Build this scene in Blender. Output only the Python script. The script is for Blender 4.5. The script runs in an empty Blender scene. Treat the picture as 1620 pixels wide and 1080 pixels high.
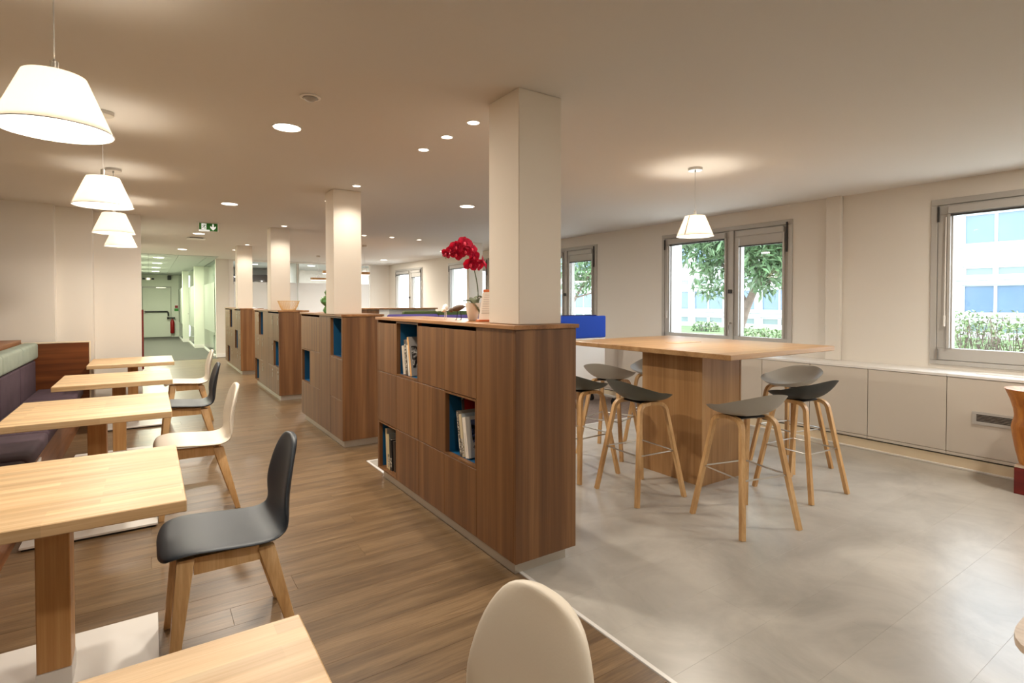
import bpy, bmesh, math, random
from mathutils import Vector, Matrix
R = math.radians
random.seed(7)
scene = bpy.context.scene
COL = scene.collection

# ------------------------------------------------------------------ camera
F_PX = 855.0
YAW = math.atan(575.0 * math.cos(R(1.0)) / F_PX)
cam = bpy.data.cameras.new('camera')
cam.sensor_width = 36.0
cam.lens = F_PX / 1620.0 * 36.0
cam.shift_y = -(540.0 - 492.92) / 1620.0
cam.clip_end = 300
cam_o = bpy.data.objects.new('camera', cam)
cam_o.location = (0, 0, 1.42)
cam_o.rotation_euler = (R(89.0), 0, -YAW)
COL.objects.link(cam_o)
scene.camera = cam_o

# ------------------------------------------------------------------ sky and exposure
world = bpy.data.worlds.new('overcast_sky')
scene.world = world
world.use_nodes = True
bg = world.node_tree.nodes['Background']
bg.inputs[0].default_value = (0.86, 0.93, 1.0, 1)
bg.inputs[1].default_value = 6.0
scene.view_settings.view_transform = 'Standard'
scene.view_settings.look = 'None'
scene.view_settings.gamma = 1.0
scene.view_settings.use_curve_mapping = False
scene.view_settings.exposure = 0.75
scene.cycles.use_denoising = True
scene.cycles.max_bounces = 10
scene.cycles.diffuse_bounces = 5
scene.cycles.glossy_bounces = 4
scene.cycles.transparent_max_bounces = 12
scene.cycles.sample_clamp_indirect = 6.0
scene.cycles.caustics_reflective = False
scene.cycles.caustics_refractive = False
WARM = (1.0, 0.915, 0.79)
P_BIG = 25.0        # round downlights
P_SPOT = 14.0       # small spots over the cabinets
P_PEND = 2.6        # pendant bulbs (uplight out of the shade)
P_PDOWN = 4.6       # pendant diffusers

# ------------------------------------------------------------------ materials
def srgb(r, g, b):
    def f(c):
        c /= 255.0
        return c / 12.92 if c <= 0.04045 else ((c + 0.055) / 1.055) ** 2.4
    return (f(r), f(g), f(b), 1.0)

def base_mat(name):
    m = bpy.data.materials.new(name)
    m.use_nodes = True
    nt = m.node_tree
    return m, nt, nt.nodes['Principled BSDF']

def plain(name, col, rough=0.5, metal=0.0, spec=0.5, noise=0.0, nscale=20, bump=0.0, coat=0.0):
    m, nt, p = base_mat(name)
    p.inputs['Base Color'].default_value = col
    p.inputs['Roughness'].default_value = rough
    p.inputs['Metallic'].default_value = metal
    p.inputs['Specular IOR Level'].default_value = spec
    p.inputs['Coat Weight'].default_value = coat
    if noise or bump:
        tc = nt.nodes.new('ShaderNodeTexCoord')
        n = nt.nodes.new('ShaderNodeTexNoise')
        n.inputs['Scale'].default_value = nscale
        n.inputs['Detail'].default_value = 4
        nt.links.new(tc.outputs['Object'], n.inputs['Vector'])
        if noise:
            r = nt.nodes.new('ShaderNodeValToRGB')
            r.color_ramp.elements[0].position = 0.3
            r.color_ramp.elements[1].position = 0.7
            r.color_ramp.elements[0].color = tuple(c * (1 - noise) for c in col[:3]) + (1,)
            r.color_ramp.elements[1].color = tuple(min(1, c * (1 + noise)) for c in col[:3]) + (1,)
            nt.links.new(n.outputs['Fac'], r.inputs['Fac'])
            nt.links.new(r.outputs['Color'], p.inputs['Base Color'])
        if bump:
            b = nt.nodes.new('ShaderNodeBump')
            b.inputs['Strength'].default_value = bump
            b.inputs['Distance'].default_value = 0.004
            nt.links.new(n.outputs['Fac'], b.inputs['Height'])
            nt.links.new(b.outputs['Normal'], p.inputs['Normal'])
    return m

def emit(name, col, s):
    m, nt, p = base_mat(name)
    p.inputs['Base Color'].default_value = (0.8, 0.8, 0.8, 1)
    p.inputs['Emission Color'].default_value = col
    p.inputs['Emission Strength'].default_value = s
    return m

def wood(name, dark, mid, light, axis='z', cross=14.0, along=0.5, rough=0.42, fine=0.25, staves=None, rnd=1.0, tone=0.0, bump=0.05):
    m, nt, p = base_mat(name)
    N, L = nt.nodes.new, nt.links.new
    tc = N('ShaderNodeTexCoord')
    oi = N('ShaderNodeObjectInfo')
    sc_ = N('ShaderNodeVectorMath'); sc_.operation = 'SCALE'
    sc_.inputs[0].default_value = (13.1 * rnd, 7.7 * rnd, 5.3 * rnd)
    L(oi.outputs['Random'], sc_.inputs['Scale'])
    ad = N('ShaderNodeVectorMath'); ad.operation = 'ADD'
    L(tc.outputs['Object'], ad.inputs[0]); L(sc_.outputs[0], ad.inputs[1])
    def mapped(c, a):
        mp = N('ShaderNodeMapping')
        s = [c, c, c]; s['xyz'.index(axis)] = a
        mp.inputs['Scale'].default_value = s
        L(ad.outputs[0], mp.inputs['Vector'])
        return mp
    n1 = N('ShaderNodeTexNoise'); n1.inputs['Detail'].default_value = 3; n1.inputs['Scale'].default_value = 1
    n1.inputs['Distortion'].default_value = 0.4
    L(mapped(cross, along).outputs[0], n1.inputs['Vector'])
    n2 = N('ShaderNodeTexNoise'); n2.inputs['Detail'].default_value = 4; n2.inputs['Scale'].default_value = 1
    L(mapped(cross * 9, along * 6).outputs[0], n2.inputs['Vector'])
    mx = N('ShaderNodeMix'); mx.data_type = 'FLOAT'
    mx.inputs[0].default_value = fine
    L(n1.outputs['Fac'], mx.inputs[2]); L(n2.outputs['Fac'], mx.inputs[3])
    rp = N('ShaderNodeValToRGB')
    e = rp.color_ramp.elements
    e[0].position = 0.34; e[0].color = dark
    e[1].position = 0.66; e[1].color = light
    k = e.new(0.5); k.color = mid
    L(mx.outputs[0], rp.inputs['Fac'])
    out = rp.outputs['Color']
    if staves:
        br = N('ShaderNodeTexBrick')
        br.inputs['Scale'].default_value = 1.0
        br.inputs['Mortar Size'].default_value = 0.0
        br.inputs['Brick Width'].default_value = staves[0]
        br.inputs['Row Height'].default_value = staves[1]
        br.offset = 0.37
        br.inputs['Color1'].default_value = (0.80, 0.78, 0.74, 1)
        br.inputs['Color2'].default_value = (1.16, 1.14, 1.10, 1)
        L(ad.outputs[0], br.inputs['Vector'])
        mm = N('ShaderNodeMix'); mm.data_type = 'RGBA'; mm.blend_type = 'MULTIPLY'
        mm.inputs[0].default_value = 0.75
        L(out, mm.inputs[6]); L(br.outputs['Color'], mm.inputs[7])
        out = mm.outputs[2]
    if tone:
        mr = N('ShaderNodeMapRange')
        mr.inputs['To Min'].default_value = 1 - tone
        mr.inputs['To Max'].default_value = 1 + tone
        L(oi.outputs['Random'], mr.inputs['Value'])
        hs = N('ShaderNodeHueSaturation')
        L(mr.outputs[0], hs.inputs['Value']); L(out, hs.inputs['Color'])
        out = hs.outputs['Color']
    L(out, p.inputs['Base Color'])
    p.inputs['Roughness'].default_value = rough
    if bump:
        b = N('ShaderNodeBump'); b.inputs['Strength'].default_value = bump; b.inputs['Distance'].default_value = 0.003
        L(n2.outputs['Fac'], b.inputs['Height']); L(b.outputs['Normal'], p.inputs['Normal'])
    return m

def glass(name, tint=(0.97, 0.99, 1.0), refl=0.9):
    m = bpy.data.materials.new(name); m.use_nodes = True
    nt = m.node_tree; nt.nodes.clear()
    N, L = nt.nodes.new, nt.links.new
    o = N('ShaderNodeOutputMaterial'); mx = N('ShaderNodeMixShader')
    t = N('ShaderNodeBsdfTransparent'); g = N('ShaderNodeBsdfGlossy'); f = N('ShaderNodeLayerWeight')
    pw = N('ShaderNodeMath'); pw.operation = 'POWER'; pw.inputs[1].default_value = 5.0
    sk = N('ShaderNodeMath'); sk.operation = 'MULTIPLY_ADD'; sk.inputs[1].default_value = 0.96; sk.inputs[2].default_value = 0.04
    L(f.outputs['Facing'], pw.inputs[0]); L(pw.outputs[0], sk.inputs[0])
    mu = N('ShaderNodeMath'); mu.operation = 'MULTIPLY'; mu.inputs[1].default_value = refl
    t.inputs['Color'].default_value = tint + (1,)
    g.inputs['Roughness'].default_value = 0.02
    L(sk.outputs[0], mu.inputs[0]); L(mu.outputs[0], mx.inputs[0])
    L(t.outputs[0], mx.inputs[1]); L(g.outputs[0], mx.inputs[2]); L(mx.outputs[0], o.inputs[0])
    return m

def frosted(name, col, k=0.6):
    m = bpy.data.materials.new(name); m.use_nodes = True
    nt = m.node_tree; nt.nodes.clear()
    N, L = nt.nodes.new, nt.links.new
    o = N('ShaderNodeOutputMaterial'); mx = N('ShaderNodeMixShader')
    t = N('ShaderNodeBsdfTranslucent'); d = N('ShaderNodeBsdfDiffuse')
    t.inputs[0].default_value = col; d.inputs[0].default_value = col
    mx.inputs[0].default_value = k
    L(t.outputs[0], mx.inputs[1]); L(d.outputs[0], mx.inputs[2]); L(mx.outputs[0], o.inputs[0])
    return m

def shade_mat():
    m = bpy.data.materials.new('fabric_lamp_shade'); m.use_nodes = True
    nt = m.node_tree; nt.nodes.clear()
    N, L = nt.nodes.new, nt.links.new
    o = N('ShaderNodeOutputMaterial'); a = N('ShaderNodeAddShader'); mx = N('ShaderNodeMixShader')
    t = N('ShaderNodeBsdfTranslucent'); d = N('ShaderNodeBsdfDiffuse'); e = N('ShaderNodeEmission')
    for s in (t, d): s.inputs[0].default_value = (0.82, 0.76, 0.66, 1)
    e.inputs[0].default_value = (1.0, 0.88, 0.70, 1); e.inputs[1].default_value = 0.26
    mx.inputs[0].default_value = 0.7
    L(t.outputs[0], mx.inputs[1]); L(d.outputs[0], mx.inputs[2])
    L(mx.outputs[0], a.inputs[0]); L(e.outputs[0], a.inputs[1]); L(a.outputs[0], o.inputs[0])
    return m

M = {}
M['wall'] = plain('white_wall_paint', srgb(226, 220, 211), 0.85, bump=0.03, nscale=90)
M['ceiling'] = plain('matt_ceiling_paint', srgb(218, 213, 206), 0.9)
M['pillar'] = plain('pillar_paint', srgb(232, 222, 208), 0.8, bump=0.03, nscale=90)
M['white'] = plain('white_lacquer', srgb(236, 232, 226), 0.4)
M['whitepanel'] = plain('off_white_panel', srgb(205, 196, 184), 0.55)
M['sill'] = plain('white_sill_top', srgb(232, 229, 225), 0.28)
M['plinthcream'] = plain('cream_skirting', srgb(230, 214, 186), 0.5)
M['alu'] = plain('grey_aluminium_frame', srgb(182, 178, 172), 0.45, metal=0.1)
M['aludark'] = plain('dark_gasket', srgb(52, 50, 50), 0.5)
M['reveal'] = plain('whitened_reveal', srgb(246, 246, 244), 0.8)
M['steel'] = plain('brushed_steel', srgb(190, 186, 180), 0.3, metal=0.9)
M['plinth'] = plain('brushed_aluminium_plinth', srgb(196, 188, 176), 0.38, metal=0.55)
M['black'] = plain('black_plastic', srgb(22, 22, 23), 0.45)
M['blue'] = plain('petrol_blue_lining', srgb(12, 82, 122), 0.45)
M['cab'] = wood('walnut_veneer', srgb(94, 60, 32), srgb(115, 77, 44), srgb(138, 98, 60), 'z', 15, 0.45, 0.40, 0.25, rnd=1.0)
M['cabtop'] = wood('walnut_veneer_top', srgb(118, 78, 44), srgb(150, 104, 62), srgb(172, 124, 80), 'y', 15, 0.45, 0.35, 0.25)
M['oak'] = wood('light_oak', srgb(186, 142, 92), srgb(208, 166, 114), srgb(224, 186, 136), 'z', 18, 1.0, 0.42, 0.35)
M['tabletop'] = wood('beech_butcher_block', srgb(200, 164, 118), srgb(218, 184, 140), srgb(230, 202, 162), 'x', 22, 1.3, 0.42, 0.3, staves=(0.37, 0.043))
M['tableleg'] = wood('beech_post', srgb(182, 130, 76), srgb(200, 150, 94), srgb(214, 168, 112), 'z', 20, 0.8, 0.4, 0.3)
M['barwood'] = wood('oak_veneer', srgb(148, 108, 66), srgb(172, 130, 84), srgb(190, 150, 104), 'z', 12, 0.4, 0.42, 0.3)
M['bartop'] = wood('oak_veneer_top', srgb(160, 120, 78), srgb(182, 142, 98), srgb(198, 160, 116), 'x', 12, 0.5, 0.36, 0.3)
M['bench'] = wood('cherry_veneer', srgb(84, 42, 14), srgb(106, 56, 22), srgb(130, 74, 34), 'x', 16, 0.5, 0.36, 0.25)
M['benchy'] = wood('cherry_veneer_front', srgb(108, 62, 30), srgb(136, 84, 44), srgb(160, 106, 62), 'y', 14, 0.5, 0.4, 0.25)
M['plank'] = wood('smoked_oak_plank', srgb(90, 69, 46), srgb(113, 89, 62), srgb(134, 109, 79), 'x', 16, 1.4, 0.34, 0.4, tone=0.10, bump=0.12)
M['darkbrown'] = wood('dark_brown_laminate', srgb(46, 32, 22), srgb(56, 40, 28), srgb(68, 50, 36), 'x', 10, 0.5)
M['orangewood'] = wood('amber_plywood', srgb(150, 84, 22), srgb(178, 108, 36), srgb(200, 132, 54), 'z', 20, 1.0, 0.4, 0.3)
M['redwood'] = wood('red_stained_wood', srgb(84, 12, 8), srgb(104, 18, 12), srgb(124, 28, 18), 'y', 30, 2.0, 0.4, 0.4)
M['palewood'] = wood('pale_plywood', srgb(206, 184, 162), srgb(220, 200, 178), srgb(232, 214, 194), 'y', 40, 2.0, 0.45, 0.4)
M['vinyl'] = plain('concrete_look_vinyl', srgb(166, 160, 151), 0.36)
M['whiteleather'] = plain('cream_leather', srgb(222, 212, 196), 0.42, bump=0.05, nscale=220)
M['darkleather'] = plain('slate_leather', srgb(42, 50, 58), 0.46, bump=0.05, nscale=220)
M['stoolgrey'] = plain('grey_polypropylene', srgb(174, 170, 161), 0.5)
M['stooldark'] = plain('dark_green_grey_polypropylene', srgb(92, 94, 86), 0.5)
M['stoolblack'] = plain('soft_black_polypropylene', srgb(42, 44, 42), 0.5)
M['purple'] = plain('aubergine_velvet', srgb(76, 58, 68), 0.85, noise=0.15, nscale=8)
M['sage'] = plain('sage_velvet', srgb(150, 160, 146), 0.8, noise=0.08, nscale=8)
M['bluefab'] = plain('royal_blue_fabric', srgb(10, 66, 176), 0.8)
M['navyfab'] = plain('navy_fabric', srgb(22, 26, 92), 0.8)
M['violetfab'] = plain('violet_fabric', srgb(88, 76, 142), 0.85)
M['greenfab'] = plain('olive_fabric', srgb(92, 110, 62), 0.85)
M['carpet'] = plain('grey_carpet', srgb(92, 90, 84), 0.95, noise=0.25, nscale=160, bump=0.3)
M['darkcarpet'] = plain('dark_rug_floor', srgb(120, 105, 97), 0.8, noise=0.2, nscale=30)
M['subfloor'] = plain('screed', srgb(128, 118, 106), 0.9)
M['ctile'] = plain('corridor_ceiling_tile', srgb(176, 178, 174), 0.9)
M['corrwall'] = plain('corridor_paint', srgb(226, 228, 214), 0.7)
M['glass'] = glass('window_glass')
M['ofglass'] = glass('office_glass', (0.93, 0.96, 0.96), 0.7)
M['frost'] = frosted('frosted_film', (0.88, 0.87, 0.86, 1), 0.7)
M['frostgreen'] = frosted('green_frosted_film', (0.60, 0.63, 0.56, 1), 0.6)
M['shade'] = shade_mat()
M['diffuser'] = emit('lamp_diffuser', (1.0, 0.90, 0.74, 1), 2.6)
M['led'] = emit('led_disc', (1.0, 0.90, 0.76, 1), 5.0)
M['ledcool'] = emit('cool_led_disc', (0.96, 1.0, 0.88, 1), 4.0)
M['exitgreen'] = plain('exit_green', srgb(46, 138, 44), 0.5)
M['exitwhite'] = emit('lit_white', (0.95, 0.97, 0.9, 1), 0.35)
M['red'] = plain('extinguisher_red', srgb(150, 18, 22), 0.35)
M['petal'] = plain('magenta_petal', srgb(200, 8, 68), 0.6, noise=0.2, nscale=60)
M['petallip'] = plain('pink_petal_lip', srgb(232, 66, 96), 0.6)
M['stem'] = plain('green_stem', srgb(88, 92, 52), 0.6)
M['leafgrey'] = plain('orchid_leaf', srgb(126, 132, 104), 0.5)
M['ceramic'] = plain('white_ceramic', srgb(238, 230, 218), 0.3)
M['brownwood'] = plain('brown_bird_wood', srgb(92, 70, 52), 0.45)
M['orange'] = plain('orange_print', srgb(204, 104, 48), 0.5)
M['paper'] = plain('paper', srgb(240, 232, 222), 0.7)
M['ink'] = plain('grey_ink', srgb(206, 196, 188), 0.7)
M['straw'] = plain('straw_basket', srgb(226, 188, 128), 0.7)
M['grass'] = plain('lawn_grass', srgb(86, 104, 62), 0.95, noise=0.35, nscale=3)
M['leafA'] = plain('tree_leaf', srgb(80, 108, 70), 0.42, noise=0.35, nscale=2.5)
M['leafH'] = plain('hedge_leaf', srgb(108, 128, 84), 0.5, noise=0.35, nscale=3)
M['gravel'] = plain('bounce_gravel', srgb(206, 202, 194), 0.9, noise=0.1, nscale=30)
M['bark'] = plain('bark', srgb(104, 92, 82), 0.9, noise=0.3, nscale=6)
M['facade'] = plain('white_facade', srgb(196, 198, 200), 0.8)
M['facglass'] = plain('blue_grey_window_pane', srgb(84, 106, 130), 0.15, noise=0.25, nscale=0.4)
M['facglass2'] = plain('green_grey_window_pane', srgb(104, 118, 116), 0.2)
M['extground'] = plain('soil', srgb(150, 146, 128), 0.9, noise=0.2, nscale=4)
def greenglass():
    m, nt, p = base_mat('green_blown_glass')
    p.inputs['Base Color'].default_value = srgb(120, 178, 104)
    p.inputs['Roughness'].default_value = 0.12
    p.inputs['Transmission Weight'].default_value = 0.55
    return m
M['greenglass'] = greenglass()

def vinyl_nodes():
    m = M['vinyl']; nt = m.node_tree; p = nt.nodes['Principled BSDF']
    N, L = nt.nodes.new, nt.links.new
    g = N('ShaderNodeNewGeometry'); oi = N('ShaderNodeObjectInfo')
    n1 = N('ShaderNodeTexNoise'); n1.inputs['Scale'].default_value = 2.1; n1.inputs['Detail'].default_value = 6; n1.inputs['Roughness'].default_value = 0.62
    n1.inputs['Distortion'].default_value = 0.6
    L(g.outputs['Position'], n1.inputs['Vector'])
    r = N('ShaderNodeValToRGB')
    e = r.color_ramp.elements
    e[0].position = 0.28; e[0].color = srgb(158, 153, 145)
    e[1].position = 0.72; e[1].color = srgb(198, 193, 184)
    L(n1.outputs['Fac'], r.inputs['Fac'])
    mr = N('ShaderNodeMapRange'); mr.inputs['To Min'].default_value = 0.985; mr.inputs['To Max'].default_value = 1.015
    L(oi.outputs['Random'], mr.inputs['Value'])
    hs = N('ShaderNodeHueSaturation'); L(mr.outputs[0], hs.inputs['Value']); L(r.outputs['Color'], hs.inputs['Color'])
    L(hs.outputs['Color'], p.inputs['Base Color'])
    p.inputs['Roughness'].default_value = 0.29
vinyl_nodes()

# ------------------------------------------------------------------ mesh helpers
def newbm(): return bmesh.new()

def box(bm, x0, x1, y0, y1, z0, z1, bev=0.0, seg=1):
    t = bmesh.new() if bev else bm
    v = [t.verts.new((x, y, z)) for x in (x0, x1) for y in (y0, y1) for z in (z0, z1)]
    for f in ((0, 1, 3, 2), (4, 6, 7, 5), (0, 4, 5, 1), (2, 3, 7, 6), (0, 2, 6, 4), (1, 5, 7, 3)):
        t.faces.new([v[i] for i in f])
    if bev:
        bmesh.ops.bevel(t, geom=list(t.edges), offset=bev, segments=seg, profile=0.5, affect='EDGES')
        merge(bm, t)
    return bm

def merge(bm, t, mat=None):
    if mat is not None: bmesh.ops.transform(t, matrix=mat, verts=t.verts)
    me = bpy.data.meshes.new('tmp'); t.to_mesh(me); t.free()
    bm.from_mesh(me); bpy.data.meshes.remove(me)

def hexa(bm, a, b, bev=0.0):
    """prism between two quads a and b (4 points each)"""
    t = bmesh.new()
    va = [t.verts.new(p) for p in a]; vb = [t.verts.new(p) for p in b]
    t.faces.new(va[::-1]); t.faces.new(vb)
    for i in range(4):
        j = (i + 1) % 4
        t.faces.new((va[i], va[j], vb[j], vb[i]))
    bmesh.ops.recalc_face_normals(t, faces=t.faces)
    if bev: bmesh.ops.bevel(t, geom=list(t.edges), offset=bev, segments=2, profile=0.5, affect='EDGES')
    merge(bm, t)
    return bm

def lathe(bm, prof, n=32, c=(0, 0, 0), cap=True):
    rings = []
    for r, z in prof:
        if r < 1e-5:
            rings.append([bm.verts.new((c[0], c[1], c[2] + z))])
        else:
            rings.append([bm.verts.new((c[0] + r * math.cos(2 * math.pi * k / n), c[1] + r * math.sin(2 * math.pi * k / n), c[2] + z)) for k in range(n)])
    for a, b in zip(rings[:-1], rings[1:]):
        for k in range(n):
            k2 = (k + 1) % n
            if len(a) == 1 and len(b) == 1: continue
            if len(a) == 1: bm.faces.new((a[0], b[k2], b[k]))
            elif len(b) == 1: bm.faces.new((a[k], a[k2], b[0]))
            else: bm.faces.new((a[k], a[k2], b[k2], b[k]))
    if cap:
        if len(rings[0]) > 1: bm.faces.new(rings[0][::-1])
        if len(rings[-1]) > 1: bm.faces.new(rings[-1])
    bmesh.ops.recalc_face_normals(bm, faces=bm.faces)
    return bm

def tube(bm, pts, r, n=8, up=(0, 0, 1), rect=None, closed=False):
    """sweep a circle (or a rectangle w,h) along a polyline; r may be a list"""
    pts = [Vector(p) for p in pts]
    rings = []
    for i, p in enumerate(pts):
        if closed:
            d = (pts[(i + 1) % len(pts)] - pts[i - 1]).normalized()
        else:
            d = (pts[min(i + 1, len(pts) - 1)] - pts[max(i - 1, 0)]).normalized()
        u = Vector(up)
        s = d.cross(u)
        if s.length < 1e-4: s = d.cross(Vector((1, 0, 0)))
        s.normalize(); w = s.cross(d).normalized()
        rr = r[i] if isinstance(r, (list, tuple)) else r
        if rect:
            a, b = rect[0] / 2, rect[1] / 2
            if isinstance(r, (list, tuple)): a *= rr; b *= rr
            ring = [p + s * x + w * y for x, y in ((a, b), (-a, b), (-a, -b), (a, -b))]
        else:
            ring = [p + s * rr * math.cos(2 * math.pi * k / n) + w * rr * math.sin(2 * math.pi * k / n) for k in range(n)]
        rings.append([bm.verts.new(q) for q in ring])
    m = len(rings[0])
    pairs = list(zip(rings[:-1], rings[1:]))
    if closed: pairs.append((rings[-1], rings[0]))
    for a, b in pairs:
        for k in range(m):
            bm.faces.new((a[k], a[(k + 1) % m], b[(k + 1) % m], b[k]))
    if not closed:
        bm.faces.new(rings[0][::-1]); bm.faces.new(rings[-1])
    bmesh.ops.recalc_face_normals(bm, faces=bm.faces)
    return bm

def cyl(bm, p0, p1, r, n=16): return tube(bm, [p0, p1], r, n)

def shell(bm, fn, nu, nv, th):
    """closed padded shell: fn(u,v) -> point on mid surface and edge factor 0..1"""
    P = [[Vector(fn(i / nu, j / nv)[0]) for j in range(nv + 1)] for i in range(nu + 1)]
    G = [[fn(i / nu, j / nv)[1] for j in range(nv + 1)] for i in range(nu + 1)]
    top, bot = [], []
    for i in range(nu + 1):
        ta, ba = [], []
        for j in range(nv + 1):
            a = P[min(i + 1, nu)][j] - P[max(i - 1, 0)][j]
            b = P[i][min(j + 1, nv)] - P[i][max(j - 1, 0)]
            n = a.cross(b)
            n = n.normalized() if n.length > 1e-9 else Vector((0, 0, 1))
            g = G[i][j] * th / 2
            ta.append(bm.verts.new(P[i][j] + n * g)); ba.append(bm.verts.new(P[i][j] - n * g))
        top.append(ta); bot.append(ba)
    for i in range(nu):
        for j in range(nv):
            bm.faces.new((top[i][j], top[i + 1][j], top[i + 1][j + 1], top[i][j + 1]))
            bm.faces.new((bot[i][j], bot[i][j + 1], bot[i + 1][j + 1], bot[i + 1][j]))
    bmesh.ops.remove_doubles(bm, verts=bm.verts, dist=1e-5)
    bmesh.ops.recalc_face_normals(bm, faces=bm.faces)
    return bm

def fin(name, bm, mat, parent=None, smooth=None, loc=None, rot=None, **props):
    me = bpy.data.meshes.new(name)
    bm.to_mesh(me); bm.free()
    for m in (mat if isinstance(mat, (list, tuple)) else [mat]): me.materials.append(m)
    if smooth is not None:
        me.polygons.foreach_set('use_smooth', [True] * len(me.polygons))
        me.set_sharp_from_angle(angle=R(smooth))
    o = bpy.data.objects.new(name, me)
    COL.objects.link(o)
    if parent is not None: o.parent = parent
    if loc is not None: o.location = loc
    if rot is not None: o.rotation_euler = rot
    for k, v in props.items(): o[k] = v
    return o

def B(name, mat, parent, x0, x1, y0, y1, z0, z1, bev=0.0, **props):
    return fin(name, box(newbm(), x0, x1, y0, y1, z0, z1, bev), mat, parent, **props)

def thing(name, label, cat, loc=(0, 0, 0), rz=0.0, group=None, **props):
    o = bpy.data.objects.new(name, None)
    o.empty_display_size = 0.1
    COL.objects.link(o)
    o.location = loc; o.rotation_euler = (0, 0, rz)
    o['label'] = label
    if cat: o['category'] = cat
    if group: o['group'] = group
    for k, v in props.items(): o[k] = v
    return o

def struct(name, label, loc=(0, 0, 0)):
    return thing(name, label, None, loc, kind='structure')

def sbox(name, mat, label, x0, x1, y0, y1, z0, z1, bev=0):
    return B(name, mat, None, x0, x1, y0, y1, z0, z1, bev, label=label, kind='structure')

def copy_tree(o, parent=None):
    c = o.copy(); COL.objects.link(c)
    if parent is not None:
        c.parent = parent
    for ch in [x for x in bpy.data.objects if x.parent == o]:
        copy_tree(ch, c)
    return c

def lamp(kind, name, parent, loc, power, col=WARM, size=0.1, spot=None, blend=0.6, rot=(0, 0, 0), spread=None):
    l = bpy.data.lights.new(name, kind)
    l.energy = power; l.color = col
    if kind == 'AREA':
        l.shape = 'DISK'; l.size = size
        if spread: l.spread = R(spread)
    elif kind == 'SPOT':
        l.spot_size = R(spot); l.spot_blend = blend; l.shadow_soft_size = size
    else:
        l.shadow_soft_size = size
    o = bpy.data.objects.new(name, l)
    COL.objects.link(o); o.location = loc; o.rotation_euler = rot
    o.parent = parent
    return o

CEIL = 2.54

# ------------------------------------------------------------------ floor
floor = sbox('floor', M['subfloor'], 'floor slab of the long room', -2.3, 6.55, -2.3, 26.4, -0.10, -0.014)
plank_meshes = {}
def piece(name, mat, sx, sy, sz, cx, cy, zt, parent, ch=0.0007):
    key = (name, round(sx, 3), round(sy, 4))
    if key not in plank_meshes:
        bm = newbm()
        a, b = sx / 2, sy / 2
        hexa(bm, [(-a, -b, -sz), (a, -b, -sz), (a, b, -sz), (-a, b, -sz)], [(-a, -b, -ch), (a, -b, -ch), (a, b, -ch), (-a, b, -ch)])
        t = bm
        hexa(t, [(-a, -b, -ch), (a, -b, -ch), (a, b, -ch), (-a, b, -ch)], [(-a + ch, -b + ch, 0), (a - ch, -b + ch, 0), (a - ch, b - ch, 0), (-a + ch, b - ch, 0)])
        me = bpy.data.meshes.new(name); t.to_mesh(me); t.free(); me.materials.append(mat)
        plank_meshes[key] = me
    o = bpy.data.objects.new(name, plank_meshes[key])
    COL.objects.link(o); o.parent = parent; o.location = (cx, cy, zt)
    return o
PW = 0.162
row = 0
y = 0.20
while y < 15.45:
    xe = 1.60 if y < 4.71 else 2.02
    x = -1.0
    first = True
    while x < xe - 0.02:
        ln = random.choice((1.1, 1.3, 1.5, 1.7, 1.9)) * (random.uniform(0.35, 0.9) if first else 1)
        first = False
        ln = round(ln, 1)
        if xe - (x + ln) < 0.35: ln = xe - x
        piece('plank', M['plank'], ln, PW - 0.0007, 0.013, x + ln / 2, y + PW / 2, 0.0, floor)
        x += ln + 0.0007
    y += PW
    row += 1
TW, TD = 0.64, 0.32
k = 0
y = -0.58
while y < 4.68:
    x = 1.624 - (0.32 if k % 2 else 0)
    while x < 5.74:
        x0, x1 = max(x, 1.624), min(x + TW, 5.76)
        if x1 - x0 > 0.03:
            piece('vinyl_tile', M['vinyl'], round(x1 - x0, 3), min(TD, 4.70 - y) - 0.0003, 0.013, (x0 + x1) / 2, y + min(TD, 4.70 - y) / 2, 0.0, floor, 0.0003)
        x += TW
    y += TD; k += 1
B('floor_strip', M['sill'], floor, 1.6035, 1.622, -0.58, 4.72, -0.013, 0.003, label='white edge strip between oak and vinyl')
B('floor_strip', M['sill'], floor, 1.6225, 5.74, 4.7, 4.72, -0.013, 0.003, label='white edge strip between oak and vinyl')
B('carpet', M['carpet'], floor, -0.28, 1.46, 15.47, 26.32, -0.013, 0.002, label='grey corridor carpet')
B('dark_flooring', M['darkcarpet'], floor, 2.03, 5.74, 4.73, 15.8, -0.013, 0.0, label='dark floor of the far lounge area')

# ------------------------------------------------------------------ ceiling and walls
bm = newbm()
box(bm, -2.3, 6.55, -2.3, 15.0, CEIL, CEIL + 0.12)
box(bm, 1.44, 6.55, 15.0, 15.95, CEIL, CEIL + 0.12)
fin('ceiling', bm, M['ceiling'], label='matt off-white plaster ceiling', kind='structure')

WIN = [(0.14, 2.02), (3.335, 5.217), (6.57, 8.46), (9.95, 11.85), (13.35, 15.25)]
ZW0, ZW1 = 0.845, 2.37
bm = newbm()
ys = [-2.3] + [v for w in WIN for v in w] + [16.0]
for a, b in zip(ys[0::2], ys[1::2]): box(bm, 6.1, 6.5, a, b, -0.1, CEIL + 0.12)
for a, b in WIN:
    box(bm, 6.1, 6.5, a, b, -0.1, ZW0); box(bm, 6.1, 6.5, a, b, ZW1, CEIL + 0.12)
fin('wall_right', bm, M['wall'], label='white painted window wall', kind='structure')
sbox('wall_left', M['wall'], 'white wall behind the booth', -2.42, -2.3, -2.3, 8.04, -0.1, CEIL + 0.12)
sbox('wall_rear', M['wall'], 'white wall behind the viewer', -2.3, 6.1, -2.42, -2.3, -0.1, CEIL + 0.12)
bm = newbm()
box(bm, -2.3, -0.89, 8.04, 8.9, 0, CEIL)
box(bm, -0.89, -0.555, 8.20, 8.9, 0, CEIL)
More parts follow.
